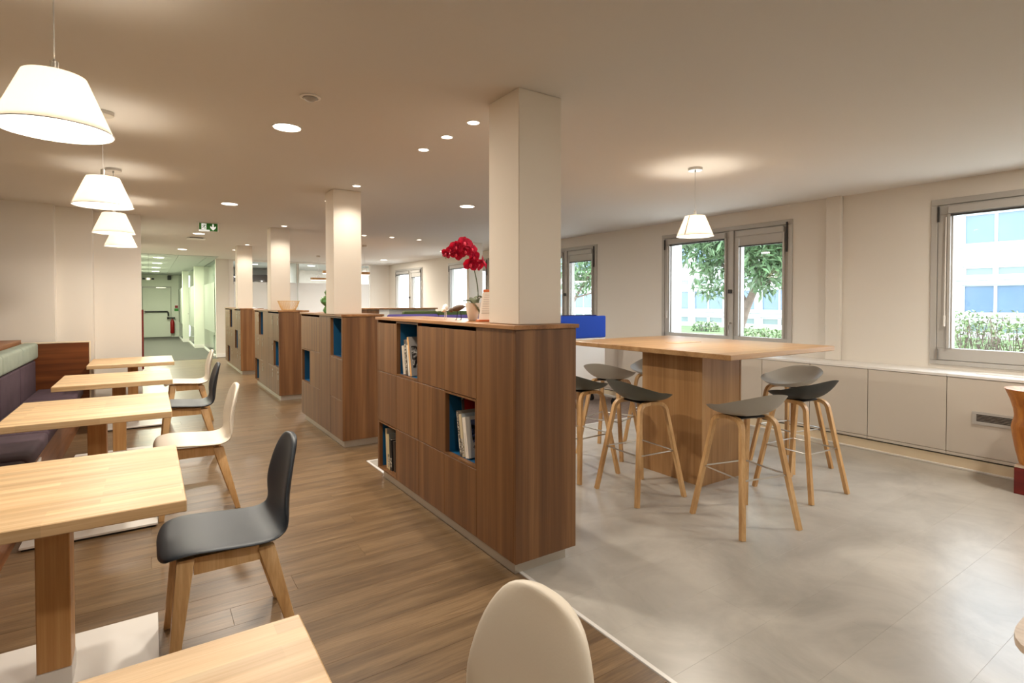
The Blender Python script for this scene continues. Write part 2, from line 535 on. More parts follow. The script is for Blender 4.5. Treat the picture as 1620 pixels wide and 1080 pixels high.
box(bm, -0.555, -0.077, 8.44, 8.9, 0, CEIL)
fin('wall_end', bm, M['wall'], label='stepped cream wall at the end of the banquette', kind='structure')
sbox('baseboard_end', M['white'], 'white skirting of the stepped wall', -0.555, -0.077, 8.425, 8.44, 0, 0.09)
B('red_edge_board', M['redwood'], None, -0.076, -0.056, 8.46, 8.60, 0.55, 1.325, 0.002, label='narrow dark red board on the corner at the corridor mouth', category='board')
sbox('trim_1', M['wall'], 'boxed-in white pipe chase on the window wall', 6.05, 6.099, 2.80, 2.95, 0.806, CEIL, 0.004)
for i, (x0, x1, y0, y1, lab) in enumerate([
        (1.61, 1.895, 2.33, 2.63, 'large cream square pillar rising from the nearest bookcase'),
        (1.52, 1.80, 5.42, 5.70, 'cream square pillar rising from the second bookcase with spotlit front'),
        (1.525, 1.80, 8.75, 9.03, 'cream square pillar on the locker with the straw basket'),
        (1.46, 1.735, 11.90, 12.18, 'farthest cream square pillar on the last locker'),
        (4.98, 5.28, 8.85, 8.95, 'narrow beige pillar behind the red orchid')]):
    zb = 1.301 if i < 4 else 0.0
    bm = box(newbm(), x0, x1, y0, y1, zb, CEIL, 0.004)
    fin('pillar', bm, M['pillar'], label=lab, kind='structure')

# end wall with glazed offices
sbox('wall_far', M['wall'], 'cream wall pier between corridor and glazed offices', 1.44, 1.74, 15.8, 15.95, 0, CEIL)
sbox('baseboard_far', M['white'], 'white skirting on the cream wall pier', 1.44, 1.74, 15.785, 15.8, 0, 0.10)
sbox('wall_far_right', M['wall'], 'white wall in the far window corner', 5.52, 6.1, 15.8, 15.95, 0, CEIL)
t = thing('office_glass_wall', 'glazed office wall with frosted lower band at the far end', 'glass wall')
for a, b in ((1.86, 2.66), (2.67, 3.44), (3.47, 4.25), (4.26, 5.05), (5.06, 5.50)):
    B('glass_pane', M['ofglass'], t, a, b, 15.86, 15.868, 0.02, 2.50)
    B('frosted_film', M['frost'], t, a, b, 15.850, 15.853, 0.12, 1.96)
B('head_rail', M['white'], t, 1.745, 5.515, 15.83, 15.90, 2.50, 2.539)
B('floor_rail', M['white'], t, 1.86, 5.515, 15.83, 15.90, 0.003, 0.018)
B('side_frame', M['white'], t, 1.745, 1.85, 15.82, 15.91, 0.003, 2.499)
bm = newbm()
box(bm, 1.44, 6.1, 20.0, 20.1, 0, 2.66); box(bm, 3.44, 3.52, 15.95, 20.0, 0, 2.54); box(bm, 6.0, 6.1, 16.0, 20.0, 0, 2.66); box(bm, 1.44, 2.3, 20.1, 26.4, 2.54, 2.66); box(bm, 1.44, 2.3, 26.2, 26.32, 0, 2.54); box(bm, 2.2, 2.3, 20.1, 26.2, 0, 2.54)
fin('wall_office', bm, M['wall'], label='office walls seen through the far glass', kind='structure')
sbox('ceiling_office', M['ctile'], 'grey office ceiling beyond the glass', 1.5, 6.1, 15.96, 20.1, 2.55, 2.66)
B('wall_cupboard', M['darkbrown'], None, 1.75, 3.40, 19.4, 19.98, 2.02, 2.32, 0.004, label='brown overhead cupboard beyond the far glass', category='cupboard')
for x, y, lab in ((2.6, 17.6, 'leftmost (added fill)'), (4.2, 17.4, 'middle'), (5.2, 18.2, 'rightmost')):  # leftmost light is added to brighten the dark left office
    t = thing('office_light', 'round ceiling light in the glazed office, the %s of three' % lab, 'ceiling light', (x, y, 2.549))
    lathe_bm = lathe(newbm(), [(0.11, -0.004), (0.11, 0.0)], 20)
    fin('led_disc', lathe_bm, M['ledcool'], t)
    lamp('AREA', 'office_lamp', t, (0, 0, -0.02), 40, (0.97, 0.98, 1.0), 0.2)

# corridor
sbox('wall_corridor', M['corrwall'], 'pale green left corridor wall', -0.40, -0.28, 8.9, 26.2, 0, 2.6)
bm = newbm()
box(bm, -0.40, -0.21, 26.2, 26.32, 0, 2.6); box(bm, 0.77, 1.4, 26.2, 26.32, 0, 2.6); box(bm, -0.21, 0.77, 26.2, 26.32, 2.06, 2.6)
fin('wall_corridor_end', bm, M['corrwall'], label='pale green end wall of the corridor', kind='structure')
sbox('baseboard_corridor', M['corrwall'], 'skirting at the corridor end', 0.79, 1.06, 26.185, 26.2, 0.002, 0.13)
cc = struct('ceiling_corridor', 'grey tiled corridor ceiling')
for i, (a, b) in enumerate(((-0.28, 0.0), (0.006, 0.60), (0.606, 1.2), (1.206, 1.44))):
    for j in range(10):
        B('ceiling_tile', M['ctile'], cc, a, b, 15.02 + j * 1.13, 15.02 + j * 1.13 + 1.122, 2.536, 2.55, 0)
box_bm = box(newbm(), -0.40, 1.62, 15.0, 26.36, 2.556, 2.66)
fin('ceiling_backing', box_bm, M['aludark'], cc)
t = struct('door_1', 'pale green fire door with black push bar at the corridor end')
B('door_leaf', M['corrwall'], t, -0.195, 0.755, 26.215, 26.26, 0.01, 2.0, 0.003)
B('door_header', M['alu'], t, -0.205, 0.765, 26.205, 26.27, 2.0, 2.055)
bm = newbm(); tube(bm, [(-0.13, 26.21, 1.04), (-0.13, 26.15, 1.04), (0.64, 26.15, 1.04), (0.66, 26.15, 1.0), (0.67, 26.15, 0.86)], 0.028, 8)
fin('push_bar', bm, M['black'], t, 40)
bm = newbm(); box(bm, -0.17, -0.09, 26.17, 26.214, 0.98, 1.10, 0.008); fin('bar_bracket', bm, M['steel'], t)
B('door_light_stop', M['corrwall'], t, -0.26, 0.82, 26.325, 26.35, -0.1, 2.10)  # panel added behind the door to stop sky light leaking past it
B('door_closer', M['steel'], t, 0.25, 0.60, 26.15, 26.204, 1.98, 2.04, 0.004)
t = thing('corridor_glazing', 'stepped frosted glass partitions along the right of the corridor', 'glass partition')
for x, y0, y1 in ((1.43, 15.96, 19.3), (1.2, 19.62, 22.5), (1.03, 22.85, 26.15)):
    B('glass_pane', M['ofglass'], t, x, x + 0.01, y0, y1, 0.05, 2.5)
    B('frosted_film', M['frostgreen'], t, x - 0.006, x - 0.003, y0 + 0.05, y1 - 0.05, 0.62, 1.95)
    B('floor_rail', M['white'], t, x - 0.02, x + 0.03, y0, y1, 0.003, 0.05)
for x0, x1, y0, y1 in ((1.18, 1.44, 19.32, 19.60), (1.01, 1.2, 22.52, 22.82)):
    B('pier', M['corrwall'], t, x0, x1, y0, y1, 0.003, 2.53)
    B('pier_skirting', M['white'], t, x0 - 0.01, x1, y0 - 0.012, y0 - 0.001, 0.003, 0.12)
bm = newbm(); tube(bm, [(1.165, 21.9, 1.02), (1.13, 21.9, 1.02), (1.13, 21.75, 1.02)], 0.012, 8)
fin('door_handle', bm, M['steel'], t, 40)
B('wall_corridor_right', M['corrwall'], None, 1.62, 1.70, 15.96, 26.19, 0, 2.54, label='wall beyond the corridor partitions', kind='structure')
t = thing('fire_extinguisher', 'red fire extinguisher on the wall beside the corridor door', 'extinguisher', (0.80, 26.08, 0.15))
fin('cylinder', lathe(newbm(), [(0.06, 0), (0.075, 0.02), (0.075, 0.46), (0.05, 0.53), (0.025, 0.56), (0.025, 0.60)], 20), M['red'], t, 40)
bm = newbm(); box(bm, -0.10, 0.10, -0.02, 0.02, 0.60, 0.66, 0.008); fin('valve', bm, M['black'], t)
bm = newbm(); tube(bm, [(-0.10, 0, 0.63), (-0.18, 0, 0.63)], [0.03, 0.055], 12); fin('horn', bm, M['black'], t, 40)
bm = newbm(); box(bm, -0.03, 0.03, 0.06, 0.118, 0.35, 0.45); fin('wall_bracket', bm, M['black'], t)
t = thing('call_point', 'small red manual fire call point on the corridor end wall', 'call point', (0.95, 26.185, 1.24))
B('backplate', M['white'], t, -0.05, 0.05, 0.0, 0.014, 0.05, 0.12)
B('red_box', M['red'], t, -0.05, 0.05, -0.03, 0.014, -0.05, 0.045, 0.004)
B('green_sign', M['exitgreen'], None, 0.88, 1.02, 26.18, 26.199, 1.06, 1.16, 0, label='small green sign below the red call point', category='sign')
for x, lab in ((0.90, 'left'), (0.99, 'right')):
    t = thing('wall_socket', 'white wall socket near the corridor floor, the %s of two' % lab, 'socket', (x, 26.19, 0.31), group='corridor sockets')
    B('plate', M['white'], t, -0.035, 0.035, -0.002, 0.009, -0.035, 0.035, 0.003)
    fin('outlet', lathe(newbm(), [(0.018, 0), (0.018, 0.004)], 12), M['ink'], t, rot=(R(90), 0, 0), loc=(0, -0.002, 0))
t = thing('wall_speaker', 'black loudspeaker high on the corridor end wall', 'speaker', (0.71, 26.13, 2.42))
B('speaker_cabinet', M['black'], t, -0.06, 0.06, -0.06, 0.065, -0.09, 0.09, 0.01)
B('speaker_grille', M['aludark'], t, -0.05, 0.05, -0.065, -0.0605, -0.08, 0.08, 0.0)
t = thing('emergency_light', 'lit emergency lamp box above the corridor door', 'emergency light', (0.0, 26.14, 2.36))
B('lamp_case', M['white'], t, -0.22, 0.22, -0.02, 0.055, -0.05, 0.05, 0.006)
for x in (-0.15, 0.0, 0.15):
    B('lamp_window', emit('amber_lamp', (1, 0.72, 0.45, 1), 2.5) if x == 0 else M['black'], t, x - 0.05, x + 0.05, -0.024, -0.0205, -0.035, 0.035)
for i, y in enumerate((16.05, 18.4, 20.8, 23.3)):
    t = thing('corridor_downlight', 'round corridor ceiling light, %s from the corridor mouth' % ('first', 'second', 'third', 'fourth')[i], 'ceiling light', (0.22, y, 2.535), group='corridor downlights')
    fin('trim_ring', lathe(newbm(), [(0.125, -0.005), (0.125, 0)], 24), M['white'], t)
    fin('led_disc', lathe(newbm(), [(0.112, -0.008), (0.112, -0.0052)], 24), M['ledcool'], t)
    lamp('AREA', 'corridor_lamp', t, (0, 0, -0.02), 38, (0.95, 1.0, 0.77), 0.2)

# ------------------------------------------------------------------ windows
def window(n, y0, y1):
    t = struct('window_%d' % n, 'grey aluminium double casement window, number %d from the viewer' % n)
    bm = newbm()
    X0 = 6.082
    for a, b, c, d in ((y0, y1, ZW0, ZW0 + 0.04), (y0, y1, ZW1 - 0.055, ZW1), (y0, y0 + 0.05, ZW0 + 0.04, ZW1 - 0.055), (y1 - 0.05, y1, ZW0 + 0.04, ZW1 - 0.055)):
        box(bm, X0, 6.18, a + 0.0005, b - 0.0005, c + 0.0005, d - 0.0005, 0.003)
    fin('outer_frame', bm, M['alu'], t)
    B('bright_reveal_lining', M['reveal'], t, 6.185, 6.50, y1 - 0.012, y1 - 0.001, ZW0 + 0.013, ZW1 - 0.013)  # whiter lining added on both jambs so the reveals look brighter
    B('bright_reveal_lining', M['reveal'], t, 6.185, 6.50, y0 + 0.001, y0 + 0.012, ZW0 + 0.013, ZW1 - 0.013)
    B('outer_sill', M['reveal'], t, 6.185, 6.53, y0 + 0.001, y1 - 0.001, ZW0 + 0.001, ZW0 + 0.012)
    B('mullion', M['alu'], t, 6.072, 6.18, y1 - 1.145, y1 - 1.085, ZW0 + 0.041, ZW1 - 0.056, 0.004)
    za, zb = ZW0 + 0.042, ZW1 - 0.057
    for nm, a, b, ga, gb in (('left', y1 - 1.084, y1 - 0.051, y1 - 1.011, y1 - 0.167), ('right', y0 + 0.051, y1 - 1.146, y0 + 0.117, y0 + 0.645)):
        bm = newbm()
        box(bm, 6.09, 6.165, a, b, za, 0.998, 0.004); box(bm, 6.09, 6.165, a, b, 2.225, zb, 0.004)
        box(bm, 6.09, 6.165, a, ga, 0.998, 2.225, 0.004); box(bm, 6.09, 6.165, gb, b, 0.998, 2.225, 0.004)
        s = fin('casement', bm, M['alu'], t)
        B('pane', M['glass'], s, 6.128, 6.134, ga, gb, 0.998, 2.225)
        B('gasket', M['aludark'], s, 6.100, 6.127, ga + 0.002, gb - 0.002, 2.212, 2.224)
        c = B('blind_cassette', M['alu'], t, 6.045, 6.088, ga - 0.03, gb + 0.03, 2.228, 2.298, 0.006)
        B('blind_bar', M['aludark'], c, 6.055, 6.080, ga - 0.01, gb + 0.01, 2.205 if nm == 'left' else 2.10, 2.222 if nm == 'left' else 2.115)
        if nm == 'right':
            B('blind_cloth', M['alu'], c, 6.066, 6.069, ga - 0.01, gb + 0.01, 2.115, 2.228)
        for e in (ga - 0.035, gb + 0.012):
            B('guide_rail', M['alu'], c, 6.062, 6.088, e, e + 0.022, 1.0, 2.227, 0.002)
    B('hinge', M['aludark'], t, 6.066, 6.081, y0 + 0.052, y0 + 0.066, 2.0, 2.34)
    B('hinge', M['aludark'], t, 6.066, 6.081, y1 - 0.066, y1 - 0.052, 2.16, 2.30)
    B('hinge', M['steel'], t, 6.064, 6.081, y1 - 0.064, y1 - 0.050, 0.89, 0.99)
    h = newbm(); box(h, 6.03, 6.071, y1 - 1.135, y1 - 1.095, 1.53, 1.58, 0.006)
    fin('blind_lock', h, M['aludark'], t)
    h = newbm(); tube(h, [(6.071, y1 - 1.115, 1.16), (6.035, y1 - 1.115, 1.16), (6.03, y1 - 1.115, 1.14), (6.03, y1 - 1.115, 1.03)], 0.009, 8)
    fin('handle', h, M['steel'], t, 40)
    h = newbm(); tube(h, [(6.07, y1 - 0.12, 2.20), (6.06, y1 - 0.12, 1.30)], 0.005, 6); tube(h, [(6.06, y1 - 0.12, 1.30), (6.055, y1 - 0.12, 1.20)], 0.009, 6)
    fin('blind_rod', h, M['white'], t)
for i, (a, b) in enumerate(WIN): window(i + 1, a, b)

# casing under the windows
t = thing('radiator_casing', 'long off-white panelled casing with sill top under the windows', 'casing', (5.712, 0, 0))
edges = [-1.85, -1.28, -0.70, -0.10, 0.52, 1.14, 1.768, 2.385, 2.933, 3.464]
while edges[-1] < 15.2: edges.append(edges[-1] + 0.56)
for a, b in zip(edges[:-1], edges[1:]):
    p = B('panel', M['whitepanel'], t, 0, 0.02, a + 0.0025, b - 0.0025, 0.14, 0.778, 0.0015)
    B('lower_strip', M['whitepanel'], t, 0, 0.02, a + 0.0015, b - 0.0015, 0.112, 0.136, 0.001)
    s = B('sill_slab', M['sill'], t, -0.004, 0.384, a + 0.0012, b - 0.0012, 0.782, 0.805, 0.0015)
bm = newbm(); box(bm, 0.021, 0.36, edges[0], edges[-1], 0.10, 0.77)
fin('core', bm, M['aludark'], t)
B('base_plinth', M['plinthcream'], t, 0.012, 0.03, edges[0], edges[-1], 0.0, 0.098)
B('skirting_bead', M['white'], t, -0.004, 0.012, edges[0], edges[-1], 0.0, 0.018, 0.003)
gp = thing('vent_grille', 'grey slotted air grille set in the casing panel beneath the right window', 'grille', (5.712, 0, 0))
bm = newbm()
for a, b, c, d in ((1.06, 1.59, 0.405, 0.432), (1.06, 1.59, 0.49, 0.512), (1.06, 1.09, 0.432, 0.49), (1.562, 1.59, 0.432, 0.49)):
    box(bm, -0.010, -0.0005, a, b, c, d, 0.001)
fin('grille_frame', bm, M['alu'], gp)
B('grille_back', M['black'], gp, -0.004, -0.0006, 1.091, 1.561, 0.433, 0.489)
for k in range(4):
    B('slat', M['steel'], gp, -0.009, -0.0045, 1.091, 1.561, 0.4405 + k * 0.0125, 0.4445 + k * 0.0125)
gp = thing('sill_grille', 'white slotted grille in the sill top below the right window', 'grille', (5.95, 0.75, 0.8055))
B('grille_tray', M['whitepanel'], gp, -0.06, 0.06, 0.02, 0.87, 0.0, 0.002)
for k in range(6):
    B('slat', M['white'], gp, -0.054 + k * 0.019, -0.042 + k * 0.019, 0.03, 0.86, 0.0022, 0.006)

# ------------------------------------------------------------------ outside
sbox('bounce_strip', M['gravel'], 'unseen pale gravel strip added outside to bounce daylight indoors', 6.5, 15, -12, 40, -0.5, -0.151)  # unseen pale ground added to throw daylight up onto the ceiling
sbox('lawn', M['grass'], 'green lawn of the courtyard outside', 15, 60, -12, 60, -0.5, -0.15)
XF = 30.0
fb = thing('courtyard_building', 'white modernist building with bands of windows across the courtyard', 'building', (XF, 0, 0))
B('wall', M['facade'], fb, 0.5, 6, -3, 46, -0.3, 12)
rows_ = [(0.03, 0.53), (0.92, 2.18), (2.52, 3.0), (3.95, 5.28), (6.6, 7.9)]
zz = -0.3
for a, b in rows_ + [(9.5, 9.6)]:
    bm = newbm(); box(bm, 0.0, 0.499, -3, 46, zz + 0.001, a)
    if zz > 0: box(bm, -0.10, 0.0, -3, 46, a - 0.14, a - 0.02)
    fin('spandrel_band', bm, M['facade'], fb)
    zz = b
PER = 4.77
winm, panem = {}, {}
for ri, (a, b) in enumerate(rows_):
    for k in range(-1, 8):
        yb = 9.12 - 4.77 + PER * (k - 0) - 0.0
        if yb < -2.5 or yb > 41: continue
        B('pilaster', M['facade'], fb, -0.06, 0.499, yb + PER - 0.35, yb + PER - 0.001, a + 0.001, b - 0.001)
        for j in range(4):
            c0 = yb + j * 1.105
            if ri not in winm:
                bm = newbm(); w, h = 1.10, b - a - 0.004
                e = 0.05 if ri in (1, 3, 4) else 0.09
                box(bm, 0.10, 0.20, 0, w, 0, e); box(bm, 0.10, 0.20, 0, w, h - e, h); box(bm, 0.10, 0.20, 0, e, e, h - e); box(bm, 0.10, 0.20, w - e, w, e, h - e)
                winm[ri] = bpy.data.meshes.new('window'); bm.to_mesh(winm[ri]); bm.free(); winm[ri].materials.append(M['facade'])
                bm = newbm(); box(bm, 0.14, 0.15, e, w - e, e, h - e)
                panem[ri] = bpy.data.meshes.new('pane'); bm.to_mesh(panem[ri]); bm.free(); panem[ri].materials.append(M['facglass'] if ri in (1, 3, 4) else M['facglass2'])
            o = bpy.data.objects.new('window', winm[ri]); COL.objects.link(o); o.parent = fb; o.location = (0, c0 + 0.003, a + 0.002)
            q = bpy.data.objects.new('pane', panem[ri]); COL.objects.link(q); q.parent = o

def leaves(bm, pts, size, rnd, ratio=0.34, droop=0.5):
    for p in pts:
        az = rnd.uniform(0, 2 * math.pi); el = rnd.uniform(-1.1, 0.5) - droop * 0.3
        d = Vector((math.cos(az) * math.cos(el), math.sin(az) * math.cos(el), math.sin(el)))
        s = d.cross(Vector((rnd.uniform(-1, 1), rnd.uniform(-1, 1), 1.0)))
        if s.length < 1e-3: continue
        s.normalize()
        L_ = size * rnd.uniform(0.7, 1.25); w = L_ * ratio * 0.5
        n = s.cross(d)
        p = Vector(p)
        v = [bm.verts.new(q) for q in (p, p + d * L_ * 0.45 + s * w + n * w * 0.3, p + d * L_ - Vector((0, 0, L_ * 0.08)), p + d * L_ * 0.45 - s * w + n * w * 0.3)]
        m = bm.verts.new(p + d * L_ * 0.5)
        bm.faces.new((v[0], v[1], m)); bm.faces.new((v[1], v[2], m)); bm.faces.new((v[2], v[3], m)); bm.faces.new((v[3], v[0], m))

def tree(label, loc, clumps, n, branches, seed):
    t = thing('broadleaf_tree', label, 'tree', loc)
    rnd = random.Random(seed)
    bm = newbm()
    for pts, r0, r1 in branches:
        tube(bm, pts, [r0 + (r1 - r0) * i / (len(pts) - 1) for i in range(len(pts))], 8)
    fin('trunk', bm, M['bark'], t, 60)
    pts = []
    tot = sum(c[3] * c[4] * c[5] for c in clumps)
    for (cx, cy, cz, rx, ry, rz) in clumps:
        for _ in range(int(n * rx * ry * rz / tot)):
            while True:
                q = Vector((rnd.uniform(-1, 1), rnd.uniform(-1, 1), rnd.uniform(-1, 1)))
                if q.length < 1: break
            pts.append((cx + q.x * rx, cy + q.y * ry, cz + q.z * rz))
    bm = newbm(); leaves(bm, pts, 0.20, rnd)
    fin('foliage', bm, M['leafA'], t, kind='stuff')
tree('broad green tree outside the middle window', (10.5, 6.6, -0.15),
     [(0, -0.2, 3.3, 1.2, 1.5, 1.0), (0.3, 1.2, 3.0, 1.0, 0.9, 0.75), (-0.2, 0.75, 2.15, 0.6, 0.45, 0.55), (0.1, -0.6, 2.5, 0.9, 0.9, 0.55), (0, -1.6, 2.9, 0.9, 0.7, 0.8), (0.2, 2.2, 3.5, 0.9, 0.8, 0.8), (-0.3, -0.55, 2.3, 0.7, 0.85, 0.62)], 9500,
     [([(0.1, 0.5, 0), (0.05, 0.35, 0.9), (0, 0.1, 1.5), (-0.05, -0.25, 2.2), (0, -0.4, 3.2)], 0.11, 0.05),
      ([(0, 0.1, 1.5), (0.1, 0.6, 2.2), (0.15, 1.3, 3.0)], 0.06, 0.02), ([(0, -0.1, 1.9), (0, -0.7, 2.15), (0.05, -1.5, 2.5)], 0.06, 0.02)], 3)
tree('loose light green tree outside the window behind the blue screen', (11.0, 12.0, -0.15),
     [(0, 0.4, 3.0, 0.9, 1.3, 0.9), (0.2, -0.6, 2.7, 0.8, 0.8, 0.7), (-0.1, 0.5, 2.3, 0.6, 0.8, 0.45)], 2300,
     [([(0.1, 1.6, 0), (0.05, 1.3, 1.2), (0, 0.5, 2.1), (0, -0.4, 2.9)], 0.07, 0.02), ([(0, 0.9, 1.7), (0, -0.2, 1.9), (0, -1.1, 1.75)], 0.03, 0.012)], 5)

def shrub(name, label, loc, r, n, size, seed, twigs=40):
    t = thing(name, label, 'bush' if name != 'hedge' else 'hedge', loc)
    rnd = random.Random(seed)
    bm = newbm()
    for _ in range(twigs):
        a = rnd.uniform(0, 6.28); q = rnd.uniform(0.3, 0.9)
        x, y_ = math.cos(a) * r[0] * q, math.sin(a) * r[1] * q
        tube(bm, [(x * 0.6, y_ * 0.9, 0), (x * 0.8, y_ * 0.95 + rnd.uniform(-.1, .1), r[2] * 0.5), (x, y_ + rnd.uniform(-.15, .15), r[2] * rnd.uniform(0.75, 0.98))], [0.012, 0.008, 0.004], 4)
    fin('twigs', bm, M['bark'], t, kind='stuff')
    pts = []
    for _ in range(n):
        a = rnd.uniform(0, 6.28); u = rnd.uniform(0.05, 1.0)
        q = rnd.uniform(0.8, 1.0); rr = math.sqrt(max(0, 1 - u * u)) ** 0.35
        pts.append((math.cos(a) * r[0] * rr * q, math.sin(a) * r[1] * rr * q, r[2] * u * rnd.uniform(0.9, 1.03)))
    bm = newbm(); leaves(bm, pts, size, rnd, 0.55, 0.2)
    fin('foliage', bm, M['leafH'], t, kind='stuff')
shrub('hedge', 'clipped green hedge outside the right window', (9.2, 2.1, -0.15), (0.9, 2.0, 1.45), 14000, 0.055, 11, 260)
shrub('low_bush', 'low pale bush on the lawn below the tree', (17.0, 10.6, -0.15), (0.6, 1.2, 0.75), 900, 0.13, 12)
shrub('low_bush', 'small dark bush against the courtyard building', (25.0, 18.4, -0.15), (0.6, 0.8, 0.55), 500, 0.14, 13)

# ------------------------------------------------------------------ bookcases and lockers
ZR = [(0.075, 0.462), (0.466, 0.864), (0.868, 1.256)]
def cabinet(name, label, cat, x, y0, w, pattern, locks=False):
    """pattern: columns from the near end; each is 'S' (full height panel) or three letters bottom-to-top of D(oor) N(iche) or W (door spanning this and the next column) and - (covered by the W before it)"""
    L_ = w * len(pattern)
    t = thing(name, label, cat, (x, y0, 0))
    B('plinth', M['plinth'], t, 0.03, 0.37, 0.05, L_ - 0.05, 0.0, 0.0745, 0.001)
    B('base_board', M['cab'], t, 0.021, 0.398, 0.021, L_ - 0.021, 0.075, 0.09)
    B('back_panel', M['cab'], t, 0.386, 0.402, 0.021, L_ - 0.021, 0.0905, 1.279)
    B('end_panel', M['cab'], t, 0.0, 0.402, 0.0, 0.0205, 0.075, 1.279, 0.0012)
    B('end_panel', M['cab'], t, 0.0, 0.402, L_ - 0.0205, L_, 0.075, 1.279, 0.0012)
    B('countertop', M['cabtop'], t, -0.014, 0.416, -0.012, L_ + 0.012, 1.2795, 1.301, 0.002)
    for i, p in enumerate(pattern):
        a, b = i * w + 0.0015, (i + 1) * w - 0.0015
        if i == 0: a = 0.0215
        if i == len(pattern) - 1: b = L_ - 0.0215
        if p == 'S':
            B('stile_panel', M['cab'], t, 0.0, 0.019, a, b, 0.075, 1.279, 0.001)
            continue
        for (z0, z1), c in zip(ZR, p):
            if c == '-': continue
            bb = b
            if c == 'W': bb = (i + 2) * w - 0.0015 if i + 1 < len(pattern) - 1 else L_ - 0.0215
            if c in 'DW':
                d = B('door', M['cab'], t, 0.0, 0.019, a, bb, z0, z1, 0.0012)
                if locks:
                    bm = newbm(); tube(bm, [(0.0, a + 0.055, z1 - 0.055), (-0.006, a + 0.055, z1 - 0.055)], 0.013, 12)
                    fin('lock', bm, M['steel'], d, 40)
                    B('pull_plate', M['steel'], d, -0.004, 0.0, a + 0.043, a + 0.067, z1 - 0.165, z1 - 0.095, 0.001)
            else:
                zt = 1.275 if z1 > 1.2 else z1
                bm = newbm(); e = 0.012
                for q in ((a, b, z0, z0 + e), (a, b, zt - e, zt), (a, a + e, z0 + e, zt - e), (b - e, b, z0 + e, zt - e)):
                    box(bm, 0.0, 0.03, *q)
                f = fin('niche_frame', bm, M['cab'], t)
                bm = newbm()
                for q in ((a, b, z0, z0 + e), (a, b, zt - e, zt), (a, a + e, z0 + e, zt - e), (b - e, b, z0 + e, zt - e)):
                    box(bm, 0.0305, 0.36, *q)
                box(bm, 0.3605, 0.372, a, b, z0, zt)
                fin('niche_lining', bm, M['blue'], f)
    return t
CX = 1.545
cabinet('bookcase', 'nearest walnut bookcase with three blue open niches full of books', 'bookcase', CX, 2.265, 0.400, ['S', 'DND', 'DDD', 'DDN', 'NDD'])
cabinet('bookcase', 'second walnut bookcase with two blue niches and the green glass vase on top', 'bookcase', CX, 5.225, 0.422, ['DDN', 'S', 'W' + 'D' + 'W', '-N-'])
cabinet('locker_cabinet', 'walnut locker cabinet with steel locks under the straw basket', 'locker', CX, 8.28, 0.425, ['DND', 'DDD', 'S', 'DDN', 'NDD'], True)
cabinet('locker_cabinet', 'farthest walnut locker cabinet with steel locks and dark niches', 'locker', 1.485, 11.70, 0.42, ['DDD', 'DND', 'S', 'DDN', 'NDD', 'DDD'], True)

def print_mat(name, cols, sc):
    m, nt, p = base_mat(name)
    N, L = nt.nodes.new, nt.links.new
    tc = N('ShaderNodeTexCoord'); oi = N('ShaderNodeObjectInfo')
    sv = N('ShaderNodeVectorMath'); sv.operation = 'SCALE'; sv.inputs[0].default_value = (3.1, 5.7, 9.3)
    ad = N('ShaderNodeVectorMath'); ad.operation = 'ADD'
    L(oi.outputs['Random'], sv.inputs['Scale']); L(tc.outputs['Object'], ad.inputs[0]); L(sv.outputs[0], ad.inputs[1])
    n = N('ShaderNodeTexNoise'); n.inputs['Scale'].default_value = sc; n.inputs['Detail'].default_value = 3; n.inputs['Distortion'].default_value = 1.2
    L(ad.outputs[0], n.inputs['Vector'])
    r = N('ShaderNodeValToRGB'); r.color_ramp.interpolation = 'CONSTANT'
    e = r.color_ramp.elements
    e[0].position = 0.0; e[0].color = cols[0]; e[1].position = 0.44; e[1].color = cols[1]
    for q, c in zip((0.51, 0.58), cols[2:]):
        k_ = e.new(q); k_.color = c
    L(n.outputs['Fac'], r.inputs['Fac']); L(r.outputs['Color'], p.inputs['Base Color'])
    p.inputs['Roughness'].default_value = 0.4
    return m
M['photo'] = print_mat('photo_print', [srgb(30, 26, 24), srgb(74, 66, 60), srgb(150, 142, 132), srgb(214, 208, 198)], 22)
M['photoblue'] = print_mat('blue_photo_print', [srgb(22, 22, 28), srgb(52, 52, 70), srgb(96, 100, 132), srgb(206, 202, 196)], 14)
M['spineprint'] = print_mat('spine_print', [srgb(38, 34, 30), srgb(96, 88, 78), srgb(196, 188, 176), srgb(216, 210, 198)], 60)
BM = {}
def colour(rgb):
    if rgb not in BM: BM[rgb] = plain('book_cover', srgb(*rgb), 0.5)
    return BM[rgb]
def book(label, x, y, z, th, depth, h, lean, cov, spine=None, pic=None, group=None, sp=None):
    """spine faces -x; pivot is the far bottom edge (y), tilts its top towards +y"""
    t = thing('book', label, 'book', (x, y, z), 0, group)
    t.rotation_euler = (R(-lean), 0, 0)
    c = colour(cov)
    B('cover', c, t, 0, depth, -0.003, 0, 0, h)
    B('cover', c, t, 0, depth, -th, -th + 0.003, 0, h)
    B('spine', colour(spine) if spine else c, t, -0.003, 0, -th, 0, 0, h, 0.0008)
    B('pages', M['paper'], t, 0.001, depth - 0.005, -th + 0.0032, -0.0032, 0.004, h - 0.004)
    if sp: B('spine_picture', M['spineprint'], t, -0.0034, -0.003, -th + 0.003, -0.003, sp[0], sp[1])
    if pic: B('cover_picture', M['photoblue'] if pic[0][2] > pic[0][0] + 8 else M['photo'], t, pic[1], depth - 0.01, -th - 0.0008, -th, pic[2], pic[3])
    return t
g1, g2, g3 = 'books in the top niche of the nearest bookcase', 'books in the middle niche of the nearest bookcase', 'books in the bottom niche of the nearest bookcase'
X1, Z1 = CX + 0.034, 0.8805
book('cream hardback, leftmost of the leaning books in the top niche', X1, 3.800, Z1, 0.042, 0.20, 0.215, 9, (214, 204, 188), (206, 194, 176), group=g1)
